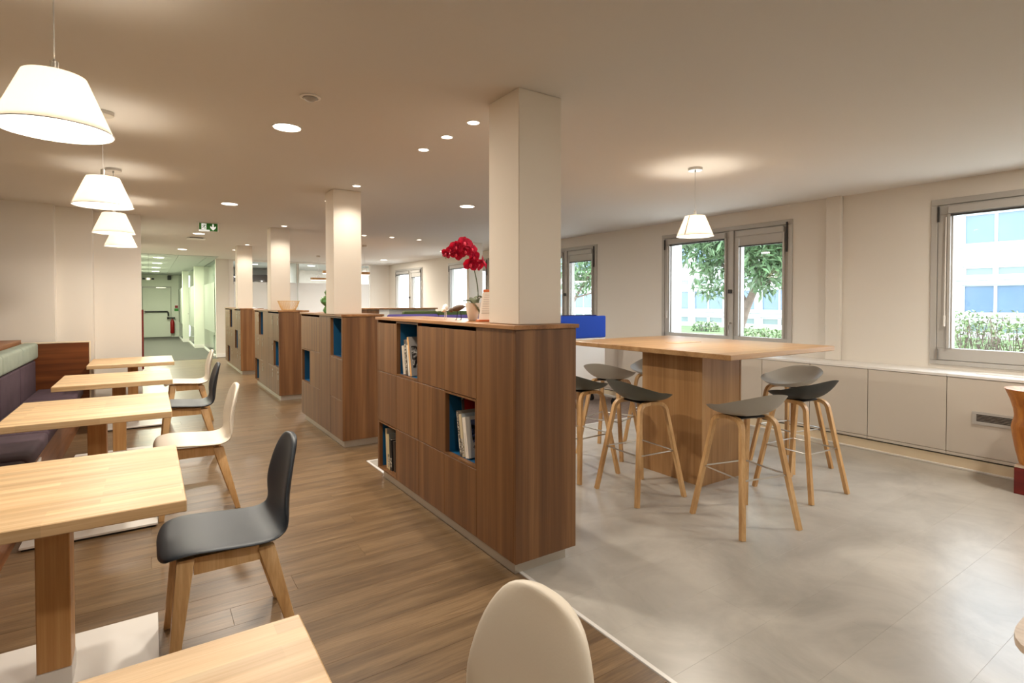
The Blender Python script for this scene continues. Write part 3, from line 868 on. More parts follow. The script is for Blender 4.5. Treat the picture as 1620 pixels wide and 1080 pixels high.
book('tall black and white photo book second from left in the top niche', X1, 3.750, Z1, 0.034, 0.24, 0.262, 9, (196, 188, 176), (92, 84, 76), ((58, 50, 46), 0.006, 0.12, 0.2), g1, (0.03, 0.24))
book('thin white paperback in the middle of the top niche', X1, 3.703, Z1, 0.022, 0.22, 0.225, 10, (208, 202, 192), (226, 218, 204), group=g1)
book('tall book with amber spine leaning in the top niche', X1, 3.668, Z1, 0.024, 0.25, 0.288, 13, (168, 160, 152), (222, 170, 112), ((74, 66, 60), 0.014, 0.06, 0.22), g1)
book('navy book half hidden at the right of the top niche', X1 + 0.06, 3.615, Z1, 0.030, 0.22, 0.300, 13, (40, 42, 84), group=g1)
X2, Z2 = CX + 0.036, 0.4785
book('dark spiral-edged book standing behind at left of the middle niche', X2 + 0.07, 2.985, Z2, 0.020, 0.20, 0.335, 8, (44, 36, 32), (178, 170, 160), group=g2)
book('red covered book behind the others in the middle niche', X2 + 0.06, 2.958, Z2, 0.030, 0.22, 0.330, 9, (168, 30, 18), (40, 30, 26), group=g2)
book('grey-brown book with patterned spine in the middle niche', X2, 2.922, Z2, 0.026, 0.24, 0.272, 10, (150, 136, 118), (84, 76, 68), group=g2, sp=(0.01, 0.262))
book('pale grey-blue book left of the white one in the middle niche', X2, 2.890, Z2, 0.034, 0.24, 0.258, 11, (176, 180, 182), (202, 186, 152), group=g2, sp=(0.01, 0.11))
b = book('white book with dark picture and small cross at the front of the middle niche', X2, 2.848, Z2, 0.040, 0.26, 0.245, 11, (228, 218, 204), None, ((52, 50, 66), 0.034, 0.09, 0.225), g2)
bm = newbm(); box(bm, 0.042, 0.046, -0.0412, -0.0402, 0.052, 0.072); box(bm, 0.034, 0.054, -0.0412, -0.0402, 0.060, 0.064)
fin('cross_mark', bm, M['black'], b)
B('spine_print', M['ink'], b, -0.0036, -0.003, -0.024, -0.016, 0.04, 0.15)
X3, Z3 = CX + 0.036, 0.0875
book('tall pale book at left of the bottom niche', X3, 4.155, Z3, 0.030, 0.25, 0.315, 5, (176, 168, 158), (218, 196, 156), group=g3)
book('grey book with yellow spine in the bottom niche', X3, 4.120, Z3, 0.034, 0.24, 0.280, 5, (150, 150, 146), (206, 192, 150), ((60, 56, 48), 0.02, 0.03, 0.12), g3, (0.02, 0.12))
book('black book with white lettering blocks in the bottom niche', X3, 4.078, Z3, 0.042, 0.23, 0.245, 4, (34, 32, 32), (24, 22, 22), ((196, 190, 178), 0.04, 0.03, 0.10), g3, (0.03, 0.10))
book('dark brown book at right of the bottom niche', X3 + 0.01, 4.030, Z3, 0.036, 0.23, 0.240, 4, (74, 62, 52), (60, 50, 42), group=g3)
g4 = 'magazines in the second bookcase'
for k in range(3):
    book('pale magazine, %s in the niche of the second bookcase' % ('left', 'middle', 'rightmost')[k], CX + 0.07, 5.345 - 0.024 * k, 0.8805, 0.016, 0.24, 0.32 - 0.02 * k, 2, ((196, 190, 182), (150, 146, 140), (214, 206, 196))[k], group=g4)
book('white folder in the top niche of the basket locker', CX + 0.03, 9.62, 0.8805, 0.03, 0.26, 0.30, 0, (226, 222, 214), group='folders in the lockers')
book('white folder in the bottom niche of the basket locker', CX + 0.02, 10.05, 0.0875, 0.03, 0.26, 0.33, 0, (222, 218, 210), group='folders in the lockers')

# ------------------------------------------------------------------ bistro tables
def bistro(label, xr, y0, y1, hx=0.41):
    xc, yc = xr - 0.41, (y0 + y1) / 2
    t = thing('bistro_table', label, 'table', (xc, yc, 0), 0, 'beech bistro tables')
    hy = (y1 - y0) / 2
    B('tabletop', M['tabletop'], t, 0.41 - 2 * hx, 0.41, -hy, hy, 0.705, 0.745, 0.003)
    B('post', M['tableleg'], t, -0.035, 0.062, -0.065, 0.065, 0.095, 0.7045, 0.003)
    B('post_sleeve', M['white'], t, -0.037, 0.064, -0.067, 0.067, 0.0265, 0.0945, 0.001)
    B('base_plate', M['white'], t, -0.33, 0.33, -0.315, 0.315, 0.012, 0.026, 0.002)
    B('base_pad', M['black'], t, -0.32, 0.32, -0.305, 0.305, 0.0, 0.0118)
bistro('beech table cut off at the bottom edge, nearest the viewer', 0.265, 0.37, 1.222)
bistro('second nearest beech table, in front of the dark chair', 0.102, 2.145, 3.01)
bistro('middle beech table, third from the viewer', 0.115, 3.955, 4.83)
bistro('fourth beech table from the viewer', 0.170, 5.58, 6.42)
bistro('farthest beech table, by the corridor corner', 0.238, 7.26, 8.12, 0.396)

# ------------------------------------------------------------------ upholstered chairs (facing -x)
PROF = [(-0.243, 0.428), (-0.238, 0.446), (-0.215, 0.460), (-0.15, 0.464), (-0.06, 0.458), (0.04, 0.449), (0.11, 0.446), (0.155, 0.453), (0.187, 0.474), (0.205, 0.51), (0.214, 0.56), (0.222, 0.62), (0.232, 0.69), (0.243, 0.755), (0.254, 0.81), (0.258, 0.836)]
HW = [0.2, 0.22, 0.225, 0.228, 0.228, 0.228, 0.224, 0.218, 0.212, 0.208, 0.206, 0.203, 0.193, 0.168, 0.108, 0.0]
def interp(tab, s):
    n = len(tab) - 1
    f = min(max(s, 0), 1) * n
    i = min(int(f), n - 1); q = f - i
    def cr(a, b, c, d): return 0.5 * (2 * b + (c - a) * q + (2 * a - 5 * b + 4 * c - d) * q * q + (3 * b - a - 3 * c + d) * q ** 3)
    g = lambda j: tab[min(max(j, 0), n)]
    if isinstance(tab[0], tuple):
        return tuple(cr(g(i - 1)[k], g(i)[k], g(i + 1)[k], g(i + 2)[k]) for k in range(len(tab[0])))
    return cr(g(i - 1), g(i), g(i + 1), g(i + 2))
def chair_pt(u, v):
    # u along the profile, clustered at both ends; v across
    s = 0.5 - 0.5 * math.cos(math.pi * u) * (0.55 + 0.45 * abs(math.cos(math.pi * u)) ** 0.3)
    x, z = interp(PROF, s)
    w = interp(HW, s)
    if s > 0.60: w = 0.2075 * max(0.0, 1 - ((s - 0.60) / 0.40) ** 2.5) ** 0.60
    elif s < 0.24: w = 0.228 * max(0.0, 1 - ((0.24 - s) / 0.24) ** 2.8) ** 0.50
    a = math.sin((v - 0.5) * math.pi)
    yy = a * w
    back = min(1, max(0, (s - 0.5) / 0.25)); back = back * back * (3 - 2 * back)
    k = (abs(yy) / 0.22) ** 2
    x -= back * 0.038 * k
    z += (1 - back) * 0.010 * k - (0.012 * (abs(yy) / 0.2) ** 2 if s < 0.2 else 0) * (1 - s / 0.2 if s < 0.2 else 0)
    ends = min(1.0, min(s, 1 - s) / 0.05)
    g = (1 - abs(a) ** 5) ** 0.5 * (1 - (1 - ends) ** 3) ** 0.5
    return (x, yy, z), g
def make_chair(label, leather):
    t = thing('side_chair', label, 'chair', (0, 0, 0), 0, 'upholstered side chairs')
    fin('shell', shell(newbm(), chair_pt, 44, 18, 0.028), leather, t, 60)
    for s in (-1, 1):
        # front leg, rear leg, side rail: one slim oak frame per side
        bm = newbm()
        hexa(bm, [(-0.232, s * 0.216 - 0.015, 0), (-0.200, s * 0.216 - 0.015, 0), (-0.200, s * 0.216 + 0.015, 0), (-0.232, s * 0.216 + 0.015, 0)],
             [(-0.195, s * 0.175 - 0.017, 0.445), (-0.135, s * 0.175 - 0.017, 0.445), (-0.135, s * 0.175 + 0.017, 0.445), (-0.195, s * 0.175 + 0.017, 0.445)], 0.004)
        fin('leg', bm, M['oak'], t, 30)
        bm = newbm()
        hexa(bm, [(0.215, s * 0.222 - 0.015, 0), (0.246, s * 0.222 - 0.015, 0), (0.246, s * 0.222 + 0.015, 0), (0.215, s * 0.222 + 0.015, 0)],
             [(0.085, s * 0.165 - 0.017, 0.425), (0.150, s * 0.165 - 0.017, 0.425), (0.150, s * 0.165 + 0.017, 0.425), (0.085, s * 0.165 + 0.017, 0.425)], 0.004)
        fin('leg', bm, M['oak'], t, 30)
        bm = newbm()
        hexa(bm, [(-0.138, s * 0.172 - 0.012, 0.378), (-0.138, s * 0.172 + 0.012, 0.378), (-0.138, s * 0.172 + 0.012, 0.444), (-0.138, s * 0.172 - 0.012, 0.444)],
             [(0.102, s * 0.166 - 0.012, 0.375), (0.102, s * 0.166 + 0.012, 0.375), (0.090, s * 0.166 + 0.012, 0.437), (0.090, s * 0.166 - 0.012, 0.437)])
        fin('side_rail', bm, M['oak'], t)
    B('cross_rail', M['oak'], t, -0.165, -0.143, -0.158, 0.158, 0.385, 0.428, 0.002)
    B('cross_rail', M['oak'], t, 0.105, 0.127, -0.148, 0.148, 0.385, 0.424, 0.002)
    return t
white = make_chair('cream chair with tall rounded back in the foreground, cut off at the bottom edge', M['whiteleather'])
white.location = (0.412, 0.848, 0); white.rotation_euler.z = R(3)
dark = make_chair('near dark slate chair with oak legs beside the second table', M['darkleather'])
dark.location = (0.272, 2.56, 0)
def chair_copy(src, label, loc, rz=0):
    c = copy_tree(src); c['label'] = label; c.location = loc; c.rotation_euler = (0, 0, rz)
chair_copy(white, 'cream chair at the middle table, seen from the side', (0.270, 4.37, 0))
chair_copy(dark, 'farther dark slate chair at the fourth table', (0.305, 5.97, 0))
chair_copy(white, 'farthest cream chair at the table by the corridor', (0.395, 7.62, 0))

# ------------------------------------------------------------------ banquette
t = thing('banquette', 'long aubergine banquette with sage headrest cushions along the left', 'bench', (0, 0, 0), 0)
B('seat_base', M['benchy'], t, -1.18, -0.662, -1.2, 7.935, 0.0, 0.345, 0.002)
B('back_board', M['benchy'], t, -1.19, -1.165, -1.2, 7.935, 0.346, 0.985, 0.002)
B('ledge', M['benchy'], t, -1.40, -1.166, -1.2, 7.935, 0.986, 1.006, 0.002)
B('rear_board', M['benchy'], t, -1.40, -1.38, -1.2, 7.935, 0.0, 0.985)
t2 = B('end_panel', M['bench'], t, -1.40, -0.580, 7.94, 7.975, 0.0, 0.955, 0.001)
bm = newbm(); box(bm, -1.40, -0.566, 7.936, 7.98, 0.956, 0.972, 0.002); box(bm, -0.579, -0.566, 7.936, 7.98, 0.0, 0.955, 0.002)
fin('panel_edging', bm, M['plinthcream'], t2)
LC = 0.875
y = 7.925
n = 0
while y > -0.9:
    a, b = y - LC + 0.002, y - 0.002
    for nm, mt, q, bv in (('seat_cushion', M['purple'], (-1.04, -0.632, 0.347, 0.452), 0.030), ('back_cushion', M['purple'], (-1.163, -1.045, 0.40, 0.785), 0.028), ('headrest_cushion', M['sage'], (-1.163, -1.022, 0.792, 0.972), 0.032)):
        bm = newbm(); box(bm, q[0], q[1], a, b, q[2], q[3], bv, 4)
        fin(nm, bm, mt, t, 60)
    y -= LC; n += 1
for y, lab in ((5.02, 'near'), (7.55, 'far')):
    s = thing('bench_socket', 'white socket plate low on the banquette front, the %s one' % lab, 'socket', (-0.6615, y, 0.27), 0, 'banquette sockets')
    B('plate', M['white'], s, 0, 0.012, -0.075, 0.075, -0.04, 0.04, 0.003)
    B('outlet', M['ink'], s, 0.0121, 0.014, -0.055, -0.015, -0.02, 0.02)
    B('outlet', M['ink'], s, 0.0121, 0.014, 0.015, 0.055, -0.02, 0.02)

# ------------------------------------------------------------------ bar table and stools
t = thing('bar_table', 'large square oak bar table on a solid block base', 'table', (3.98, 3.07, 0))
B('tabletop', M['bartop'], t, -0.705, 0.715, -0.86, 0.86, 1.022, 1.060, 0.003)
B('base_panel', M['barwood'], t, -0.465, -0.447, -0.455, 0.15, 0.0, 1.0215, 0.001)
B('base_panel', M['barwood'], t, 0.022, 0.040, -0.455, 0.15, 0.0, 1.0215, 0.001)
B('base_panel', M['barwood'], t, -0.4465, 0.0215, -0.452, -0.434, 0.0, 1.0215, 0.001)
B('base_panel', M['barwood'], t, -0.4465, 0.0215, 0.129, 0.147, 0.0, 1.0215, 0.001)
bm = newbm(); box(bm, -0.17, 0.17, 0.03, 0.15, 1.0602, 1.063, 0.001)
fin('cable_lid', bm, M['oak'], t)

def stool_pt(r, a):
    # local: sits facing +x, back edge at -x
    ph = 2 * math.pi * a
    c, s = math.cos(ph), math.sin(ph)
    k = (abs(c) ** 2.4 + abs(s) ** 2.4) ** (-1 / 2.4)
    x = 0.205 * k * c * r; y_ = 0.238 * k * s * r
    back = max(0.0, -c); front = max(0.0, c)
    z = 0.700 + 0.078 * r ** 3.4 + 0.082 * (r ** 3) * back ** 1.3 - 0.055 * (r ** 2.4) * front ** 1.5
    x -= 0.03 * back * r ** 3
    return (x, y_, z)
def stool_shell():
    bm = newbm()
    nr, na, th = 9, 40, 0.011
    up, lo = [], []
    for sgn, lst in ((1, up), (-1, lo)):
        for i in range(nr + 1):
            r = (i / nr) ** 0.8
            ring = []
            for j in range(na):
                p = Vector(stool_pt(r, j / na))
                e = math.sqrt(max(0.0, 1 - r ** 10))
                ring.append(bm.verts.new(p + Vector((0, 0, sgn * th / 2 * e))))
                if i == 0: break
            lst.append(ring)
    for lst, fl in ((up, False), (lo, True)):
        for i in range(nr):
            a, b = lst[i], lst[i + 1]
            for j in range(na):
                j2 = (j + 1) % na
                f = (a[0], b[j], b[j2]) if i == 0 else (a[j], b[j], b[j2], a[j2])
                bm.faces.new(f[::-1] if fl else f)
    bmesh.ops.remove_doubles(bm, verts=bm.verts, dist=1e-5)
    bmesh.ops.recalc_face_normals(bm, faces=bm.faces)
    return bm
def make_stool(label, mat):
    t = thing('bar_stool', label, 'stool', (0, 0, 0), 0, 'bar stools around the bar table')
    fin('seat', stool_shell(), mat, t, 60)
    for sx in (-1, 1):
        for sy in (-1, 1):
            f = Vector((sx * 0.225, sy * 0.225, 0)); k = Vector((sx * 0.125, sy * 0.140, 0.635))
            pts = [f, f.lerp(k, 0.5), k]
            m = Vector((sx * 0.0, sy * 0.105, 0.684))
            c1 = Vector((sx * 0.112, sy * 0.133, 0.682))
            for i in range(1, 6):
                q = i / 6
                pts.append(k.lerp(c1, q).lerp(c1.lerp(Vector((sx * 0.055, sy * 0.118, 0.683)), q), q))
            pts += [Vector((sx * 0.055, sy * 0.118, 0.683)), m]
            bm = tube(newbm(), pts, 1.0, rect=(0.026, 0.030), up=(0, 1, 0))
            lg = fin('leg', bm, M['oak'], t, 30)
            bm = newbm(); cyl(bm, (f.x * 1.0, f.y, 0.0), (f.x, f.y, 0.006), 0.011, 8)
    B('seat_mount', M['black'], t, -0.07, 0.07, -0.10, 0.10, 0.684, 0.6955, 0.003)
    e = 0.225 + (0.128 - 0.225) * (0.335 / 0.645)
    ring = []
    for cx, cy, a0 in ((e, e, 0), (-e, e, 90), (-e, -e, 180), (e, -e, 270)):
        for q in range(4):
            a = R(a0 + q * 30)
            ring.append((cx - math.copysign(0.02, cx) + 0.02 * math.cos(a), cy - math.copysign(0.02, cy) + 0.02 * math.sin(a), 0.335))
    fin('footrest_ring', tube(newbm(), ring, 0.0055, 8, closed=True), M['steel'], t, 40)
    return t
sg = make_stool('front grey stool nearest the viewer, seen from behind', M['stoolgrey'])
sg.location = (3.19, 2.05, 0); sg.rotation_euler.z = R(90 - 13.5)
sd = make_stool('dark green-grey stool in front of the table base, left of the front grey stool', M['stooldark'])
sd.location = (3.03, 2.80, 0); sd.rotation_euler.z = R(-5)
sb = make_stool('black stool at the right end of the table', M['stoolblack'])
sb.location = (4.08, 2.16, 0); sb.rotation_euler.z = R(90 - 4)
for src, lab, loc, rz in ((sd, 'dark stool partly hidden by the end of the bookcase', (2.98, 3.42, 0), 4),
                          (sg, 'grey stool behind the two dark stools on the left', (3.62, 3.72, 0), 20),
                          (sg, 'grey stool half hidden behind the table base', (4.26, 3.74, 0), 200),
                          (sg, 'grey stool just behind the black stool at the right', (4.66, 2.56, 0), 168)):
    c = copy_tree(src); c['label'] = lab; c.location = loc; c.rotation_euler = (0, 0, R(rz))

# ------------------------------------------------------------------ lamps
def pendant(label, x, y, zb, drop=None, k=1.0):
    t = thing('pendant_lamp', label, 'lamp', (x, y, zb), 0, 'cone shade pendants')
    r0, r1, h = 0.150, 0.080, 0.168
    bm = newbm()
    lathe(bm, [(r0, 0.0), (r0 - 0.002, 0.002), (r1 + 0.001, h), (r1, h), (r1 - 0.0015, h), (r0 - 0.004, 0.003), (r0 - 0.003, 0)], 48, cap=False)
    fin('shade', bm, M['shade'], t, 40)
    bm = newbm(); tube(bm, [(r0 * math.cos(2 * math.pi * i / 48), r0 * math.sin(2 * math.pi * i / 48), 0.0) for i in range(48)], 0.0016, 6, closed=True)
    fin('shade_rim', bm, M['steel'], t, 60)
    a0 = R(186); da = 0.035
    q = lambda r, z, a: (r * math.cos(a), r * math.sin(a), z)
    bm = hexa(newbm(), [q(r0 + .0006, .003, a0 - da), q(r0 + .0006, .003, a0 + da), q(r0 + .0016, .003, a0 + da), q(r0 + .0016, .003, a0 - da)], [q(r1 + .0008, h - .001, a0 - da), q(r1 + .0008, h - .001, a0 + da), q(r1 + .0018, h - .001, a0 + da), q(r1 + .0018, h - .001, a0 - da)])
    fin('seam_tape', bm, M['ceramic'], t)
    fin('diffuser', lathe(newbm(), [(0.0, 0.008), (r0 - 0.008, 0.008), (r0 - 0.008, 0.010), (0.0, 0.010)], 40), M['diffuser'], t)
    fin('socket', lathe(newbm(), [(0.011, h - 0.035), (0.011, h + 0.045), (0.004, h + 0.05)], 14), M['steel'], t, 40)
    B('shade_support', M['steel'], t, -r1 + 0.002, r1 - 0.002, -0.003, 0.003, h - 0.010, h - 0.007)
    H = CEIL - zb
    fin('cord', cyl(newbm(), (0, 0, h + 0.045), (0, 0, H - 0.028), 0.0022, 6), M['alu'], t, 40)
    fin('canopy', lathe(newbm(), [(0.006, H - 0.035), (0.006, H - 0.022), (0.056, H - 0.022), (0.058, H - 0.02), (0.058, H - 0.0005)], 32), M['steel'], t, 35)
    lamp('POINT', 'bulb', t, (0, 0, 0.075), P_PEND * k, WARM, 0.03)
    lamp('AREA', 'downlight', t, (0, 0, 0.004), P_PDOWN * k, WARM, 0.26)
pendant('nearest pendant lamp at the upper left, largest in view', -0.236, 2.20, 1.955)
pendant('second pendant lamp in the row over the bistro tables', -0.216, 4.00, 1.987)
pendant('third pendant lamp in the row over the bistro tables', -0.235, 5.65, 2.0)
pendant('fourth and farthest pendant lamp in the row, by the cream wall', -0.245, 7.30, 2.03)
pendant('single pendant lamp hanging over the bar table', 3.80, 2.908, 1.972, k=1.9)

def downlight(label, x, y, r, p, spot=False, grp=None):
    t = thing('downlight', label, 'ceiling light', (x, y, CEIL), 0, grp)
    fin('trim_ring', lathe(newbm(), [(r + 0.010, -0.0006), (r + 0.008, -0.006), (r, -0.006), (r, -0.0006)], 28, cap=False), M['white'], t, 40)
    fin('led_disc', lathe(newbm(), [(r - 0.001, -0.0045), (r - 0.001, -0.0008)], 28), M['led'], t)
    if spot: lamp('SPOT', 'spot', t, (0, 0, -0.02), p, WARM, 0.03, 130, 0.9)
    else: lamp('AREA', 'downlight_lamp', t, (0, 0, -0.012), p, WARM, r * 2)
G1, G2 = 'round ceiling downlights', 'small ceiling spots'
for x, y, lab in ((0.746, 3.689, 'largest round ceiling downlight, over the aisle beside the nearest bookcase'), (3.093, 5.538, 'round ceiling downlight right of the second pillar'), (0.774, 6.903, 'round ceiling downlight between the pendants and the exit sign'),
                  (0.69, 10.159, 'round ceiling downlight just below the exit sign'), (0.60, 13.371, 'round ceiling downlight nearest the corridor mouth'), (5.172, 13.77, 'round ceiling downlight near the far corner window'), (0.74, 0.47, 'added fill downlight above the viewer, out of the frame'), (4.95, 0.72, 'added fill downlight near the right window, out of the frame'), (4.95, -0.9, 'added fill downlight behind the viewer near the windows')):  # last three are unseen fill lamps added to light the near room
    downlight(lab, x, y, 0.082, P_BIG * (0.6 if y < 1 and x < 1 else 0.75 if x > 4 and y < 2 else 1), False, G1)
for x, y, lab in ((1.687, 2.939, 'small spot nearest the large pillar, first of three above the nearest bookcase'), (1.686, 3.296, 'middle small spot of three above the nearest bookcase'), (1.682, 3.663, 'third and farthest small spot above the nearest bookcase'),
                  (1.668, 5.155, 'small spot in front of the second pillar'), (1.66, 6.10, 'small spot behind the second pillar'), (1.66, 8.45, 'small spot in front of the third pillar'), (1.60, 11.6, 'small spot in front of the farthest pillar'), (1.53, 12.9, 'small spot behind the farthest pillar'),
                  (3.00, 8.895, 'small spot over the lounge, left of three in a row'), (3.485, 8.887, 'small spot over the lounge, middle of three in a row'), (4.03, 8.974, 'small spot over the lounge, right of three in a row'), (5.336, 10.686, 'small spot behind the orchid flowers')):
    downlight(lab, x, y, 0.036, P_SPOT, True, G2)
t = thing('smoke_detector', 'round recessed smoke detector in the ceiling near the large downlight', 'detector', (0.743, 3.076, CEIL))
fin('flange', lathe(newbm(), [(0.055, -0.001), (0.055, -0.006), (0.042, -0.008), (0.042, -0.001)], 28, cap=False), M['white'], t, 40)
fin('sensor', lathe(newbm(), [(0.036, -0.001), (0.034, -0.012), (0.018, -0.024), (0.0, -0.026)], 24), M['alu'], t, 40)
t = thing('ceiling_vent', 'small flat white vent plate in the ceiling beyond the exit sign', 'vent', (0.70, 10.9, CEIL))
B('plate', M['white'], t, -0.14, 0.14, -0.14, 0.14, -0.022, -0.016, 0.002)
B('neck', M['aludark'], t, -0.10, 0.10, -0.10, 0.10, -0.0158, -0.0005)

def linear(label, x0, x1, y, zb, wires):
    t = thing('linear_pendant', label, 'lamp', ((x0 + x1) / 2, y, zb), 0, 'wooden linear pendants')
    h = (x1 - x0) / 2
    B('bar', M['oak'], t, -h, h, -0.03, 0.03, 0.008, 0.06, 0.003)
    B('light_strip', M['diffuser'], t, -h + 0.01, h - 0.01, -0.026, 0.026, 0.0, 0.0078)
    for w in wires:
        x = w - (x0 + x1) / 2
        bm = newbm(); tube(bm, [(x - 0.05, 0, 0.06), (x - 0.045, 0, 0.11), (x, 0, 0.135), (x + 0.045, 0, 0.11), (x + 0.05, 0, 0.06)], 0.004, 6)
        tube(bm, [(x, 0, 0.135), (x + 0.006, 0, 0.3), (x - 0.004, 0, 0.45), (x, 0, CEIL - zb - 0.03)], 0.003, 6)
        fin('hanger', bm, M['white'], t, 40)
        fin('canopy', lathe(newbm(), [(0.045, CEIL - zb - 0.035), (0.045, CEIL - zb - 0.0005)], 20, (x, 0, 0)), M['whitepanel'], t, 40)
    lamp('AREA', 'strip_lamp', t, (0, 0, -0.01), 40, WARM, 0.3)
linear('nearer linear wooden pendant right of the second pillar', 2.72, 3.62, 10.42, 1.955, (2.85, 3.52))
linear('farther linear wooden pendant left of the second pillar', 3.22, 4.25, 13.4, 1.95, (3.40, 4.1))

# exit sign: white running figure and a down arrow on green
t = thing('exit_sign', 'hanging green emergency exit sign with running figure and down arrow', 'sign', (0.708, 8.70, 2.475))
B('sign_case', M['white'], t, -0.125, 0.125, -0.012, 0.012, -0.064, 0.062, 0.003)
B('green_face', M['exitgreen'], t, -0.112, 0.112, -0.0135, -0.0122, -0.056, 0.052)
B('lit_strip', M['exitwhite'], t, -0.118, 0.015, -0.0165, -0.0137, -0.062, -0.040)
B('ceiling_bracket', M['whitepanel'], t, -0.15, 0.15, -0.02, 0.02, 0.0625, 0.0648)
B('door_pictogram', M['exitwhite'], t, -0.086, -0.026, -0.0150, -0.0137, -0.036, 0.046)
def flat(bm, poly, y):
    a = [bm.verts.new((x, y, z)) for x, z in poly]; b = [bm.verts.new((x, y + 0.0012, z)) for x, z in poly]
    bm.faces.new(a); bm.faces.new(b[::-1])
    for i in range(len(poly)):
        j = (i + 1) % len(poly); bm.faces.new((a[i], b[i], b[j], a[j]))
bm = newbm(); flat(bm, [(0.048, 0.042), (0.066, 0.042), (0.066, 0.0), (0.092, 0.014), (0.092, -0.008), (0.057, -0.046), (0.022, -0.008), (0.022, 0.014), (0.048, 0.0)], -0.015)
fin('arrow', bm, M['exitwhite'], t)
bm = newbm()
lathe_pts = [(-0.040 + 0.006 * math.cos(i * 0.785), 0.036 + 0.006 * math.sin(i * 0.785)) for i in range(8)]
flat(bm, lathe_pts, -0.0166)
flat(bm, [(-0.052, 0.028), (-0.040, 0.026), (-0.050, 0.004), (-0.060, 0.004)], -0.0166)
flat(bm, [(-0.044, 0.028), (-0.028, 0.014), (-0.031, 0.009), (-0.047, 0.021)], -0.0166)
flat(bm, [(-0.052, 0.028), (-0.074, 0.022), (-0.078, 0.012), (-0.072, 0.012), (-0.068, 0.018), (-0.052, 0.021)], -0.0166)
flat(bm, [(-0.058, 0.006), (-0.050, 0.004), (-0.038, -0.008), (-0.042, -0.028), (-0.049, -0.028), (-0.046, -0.010)], -0.0166)
flat(bm, [(-0.060, 0.006), (-0.053, 0.001), (-0.064, -0.012), (-0.082, -0.012), (-0.082, -0.006), (-0.068, -0.006)], -0.0166)
fin('running_figure', bm, M['exitgreen'], t)

# ------------------------------------------------------------------ things on the bookcases
CT = 1.3015
t = thing('orchid_plant', 'magenta orchid in a tapered white pot beside the large pillar', 'plant', (1.748, 3.055, CT))
fin('pot', lathe(newbm(), [(0.0, 0.0), (0.026, 0.0), (0.030, 0.004), (0.050, 0.10), (0.052, 0.114), (0.048, 0.114), (0.044, 0.10), (0.0, 0.095)], 32), M['ceramic'], t, 50)
def P(x, y, z): return (x - 1.748, y - 3.055, z - CT)
stem = [P(1.768, 3.055, 1.40), P(1.783, 3.05, 1.453), P(1.778, 3.05, 1.535), P(1.754, 3.05, 1.637), P(1.736, 3.05, 1.69), P(1.698, 3.05, 1.737), P(1.639, 3.05, 1.762), P(1.58, 3.05, 1.747), P(1.548, 3.05, 1.715), P(1.552, 3.05, 1.69)]
sm = []
for i in range(37):
    s = i / 36
    sm.append(interp(stem, s))
fin('stem', tube(newbm(), sm, [0.0042 - 0.0028 * i / 36 for i in range(37)], 8), M['stem'], t, 60)
def leafblade(bm, pts, w, bend):
    n = len(pts) - 1
    rows = []
    for i in range(13):
        s = i / 12
        p = Vector(interp(pts, s)); q = Vector(interp(pts, min(1, s + 0.03))); d = (q - p)
        if d.length < 1e-6: d = p - Vector(interp(pts, s - 0.03))
        side = d.cross(Vector((0, 0, 1))).normalized()
        up = side.cross(d).normalized()
        ww = w * (math.sin(math.pi * min(1, 0.12 + s * 0.88)) ** 0.7) + 0.001
        rows.append([bm.verts.new(p + side * ww * k + up * (bend * k * k)) for k in (-1, -0.5, 0, 0.5, 1)])
    for a, b in zip(rows[:-1], rows[1:]):
        for k in range(4): bm.faces.new((a[k], a[k + 1], b[k + 1], b[k]))
for pts, w in (([(0, 0, 0.105), (0.02, -0.01, 0.14), (-0.01, -0.035, 0.135), (-0.005, -0.056, 0.09), (0.012, -0.064, 0.045)], 0.034), ([(0, 0, 0.105), (0.03, 0, 0.15), (0.055, -0.01, 0.15), (0.075, -0.02, 0.12), (0.08, -0.03, 0.06)], 0.028), ([(0, 0, 0.105), (-0.02, 0.01, 0.125), (-0.06, 0.02, 0.125)], 0.016)):
    bm = newbm(); leafblade(bm, pts, w, 0.008)
    bmesh.ops.solidify(bm, geom=bm.faces[:], thickness=0.0015)
    fin('leaf', bm, M['leafgrey'], t, 60)
def flower(c, r, yaw, pitch, roll):
    mat = Matrix.Translation(c) @ Matrix.Rotation(yaw, 4, 'Z') @ Matrix.Rotation(pitch, 4, 'X') @ Matrix.Rotation(roll, 4, 'Y')
    bm = newbm()
    def petal(ang, ln, w, cup):
        rows = []
        for i in range(8):
            s = i / 7
            ww = w * math.sin(math.pi * (0.08 + 0.86 * s)) ** 0.62
            z = ln * s
            rows.append([Vector((k * ww, -cup * (s * s) * ln - 0.12 * ww * k * k + 0.004 * math.sin(5 * s + 3 * k), z)) for k in (-1, -0.5, 0, 0.5, 1)])
        vs = [[bm.verts.new(mat @ (Matrix.Rotation(ang, 4, 'Y') @ p)) for p in r_] for r_ in rows]
        for a, b in zip(vs[:-1], vs[1:]):
            for k in range(4): bm.faces.new((a[k], a[k + 1], b[k + 1], b[k]))
    for a in (0, R(125), R(-125)): petal(a, r * 0.95, r * 0.40, 0.15)
    for a in (R(68), R(-68)): petal(a, r, r * 0.66, 0.28)
    bmesh.ops.solidify(bm, geom=bm.faces[:], thickness=0.001)
    f = fin('flower', bm, M['petal'], t, 60)
    bm = newbm()
    bmesh.ops.create_icosphere(bm, subdivisions=2, radius=r * 0.20, matrix=mat @ Matrix.Translation((0, -r * 0.18, -r * 0.06)) @ Matrix.Diagonal((1, 0.8, 1.3, 1)))
    fin('lip', bm, M['petallip'], f, 60)
rf = random.Random(4)
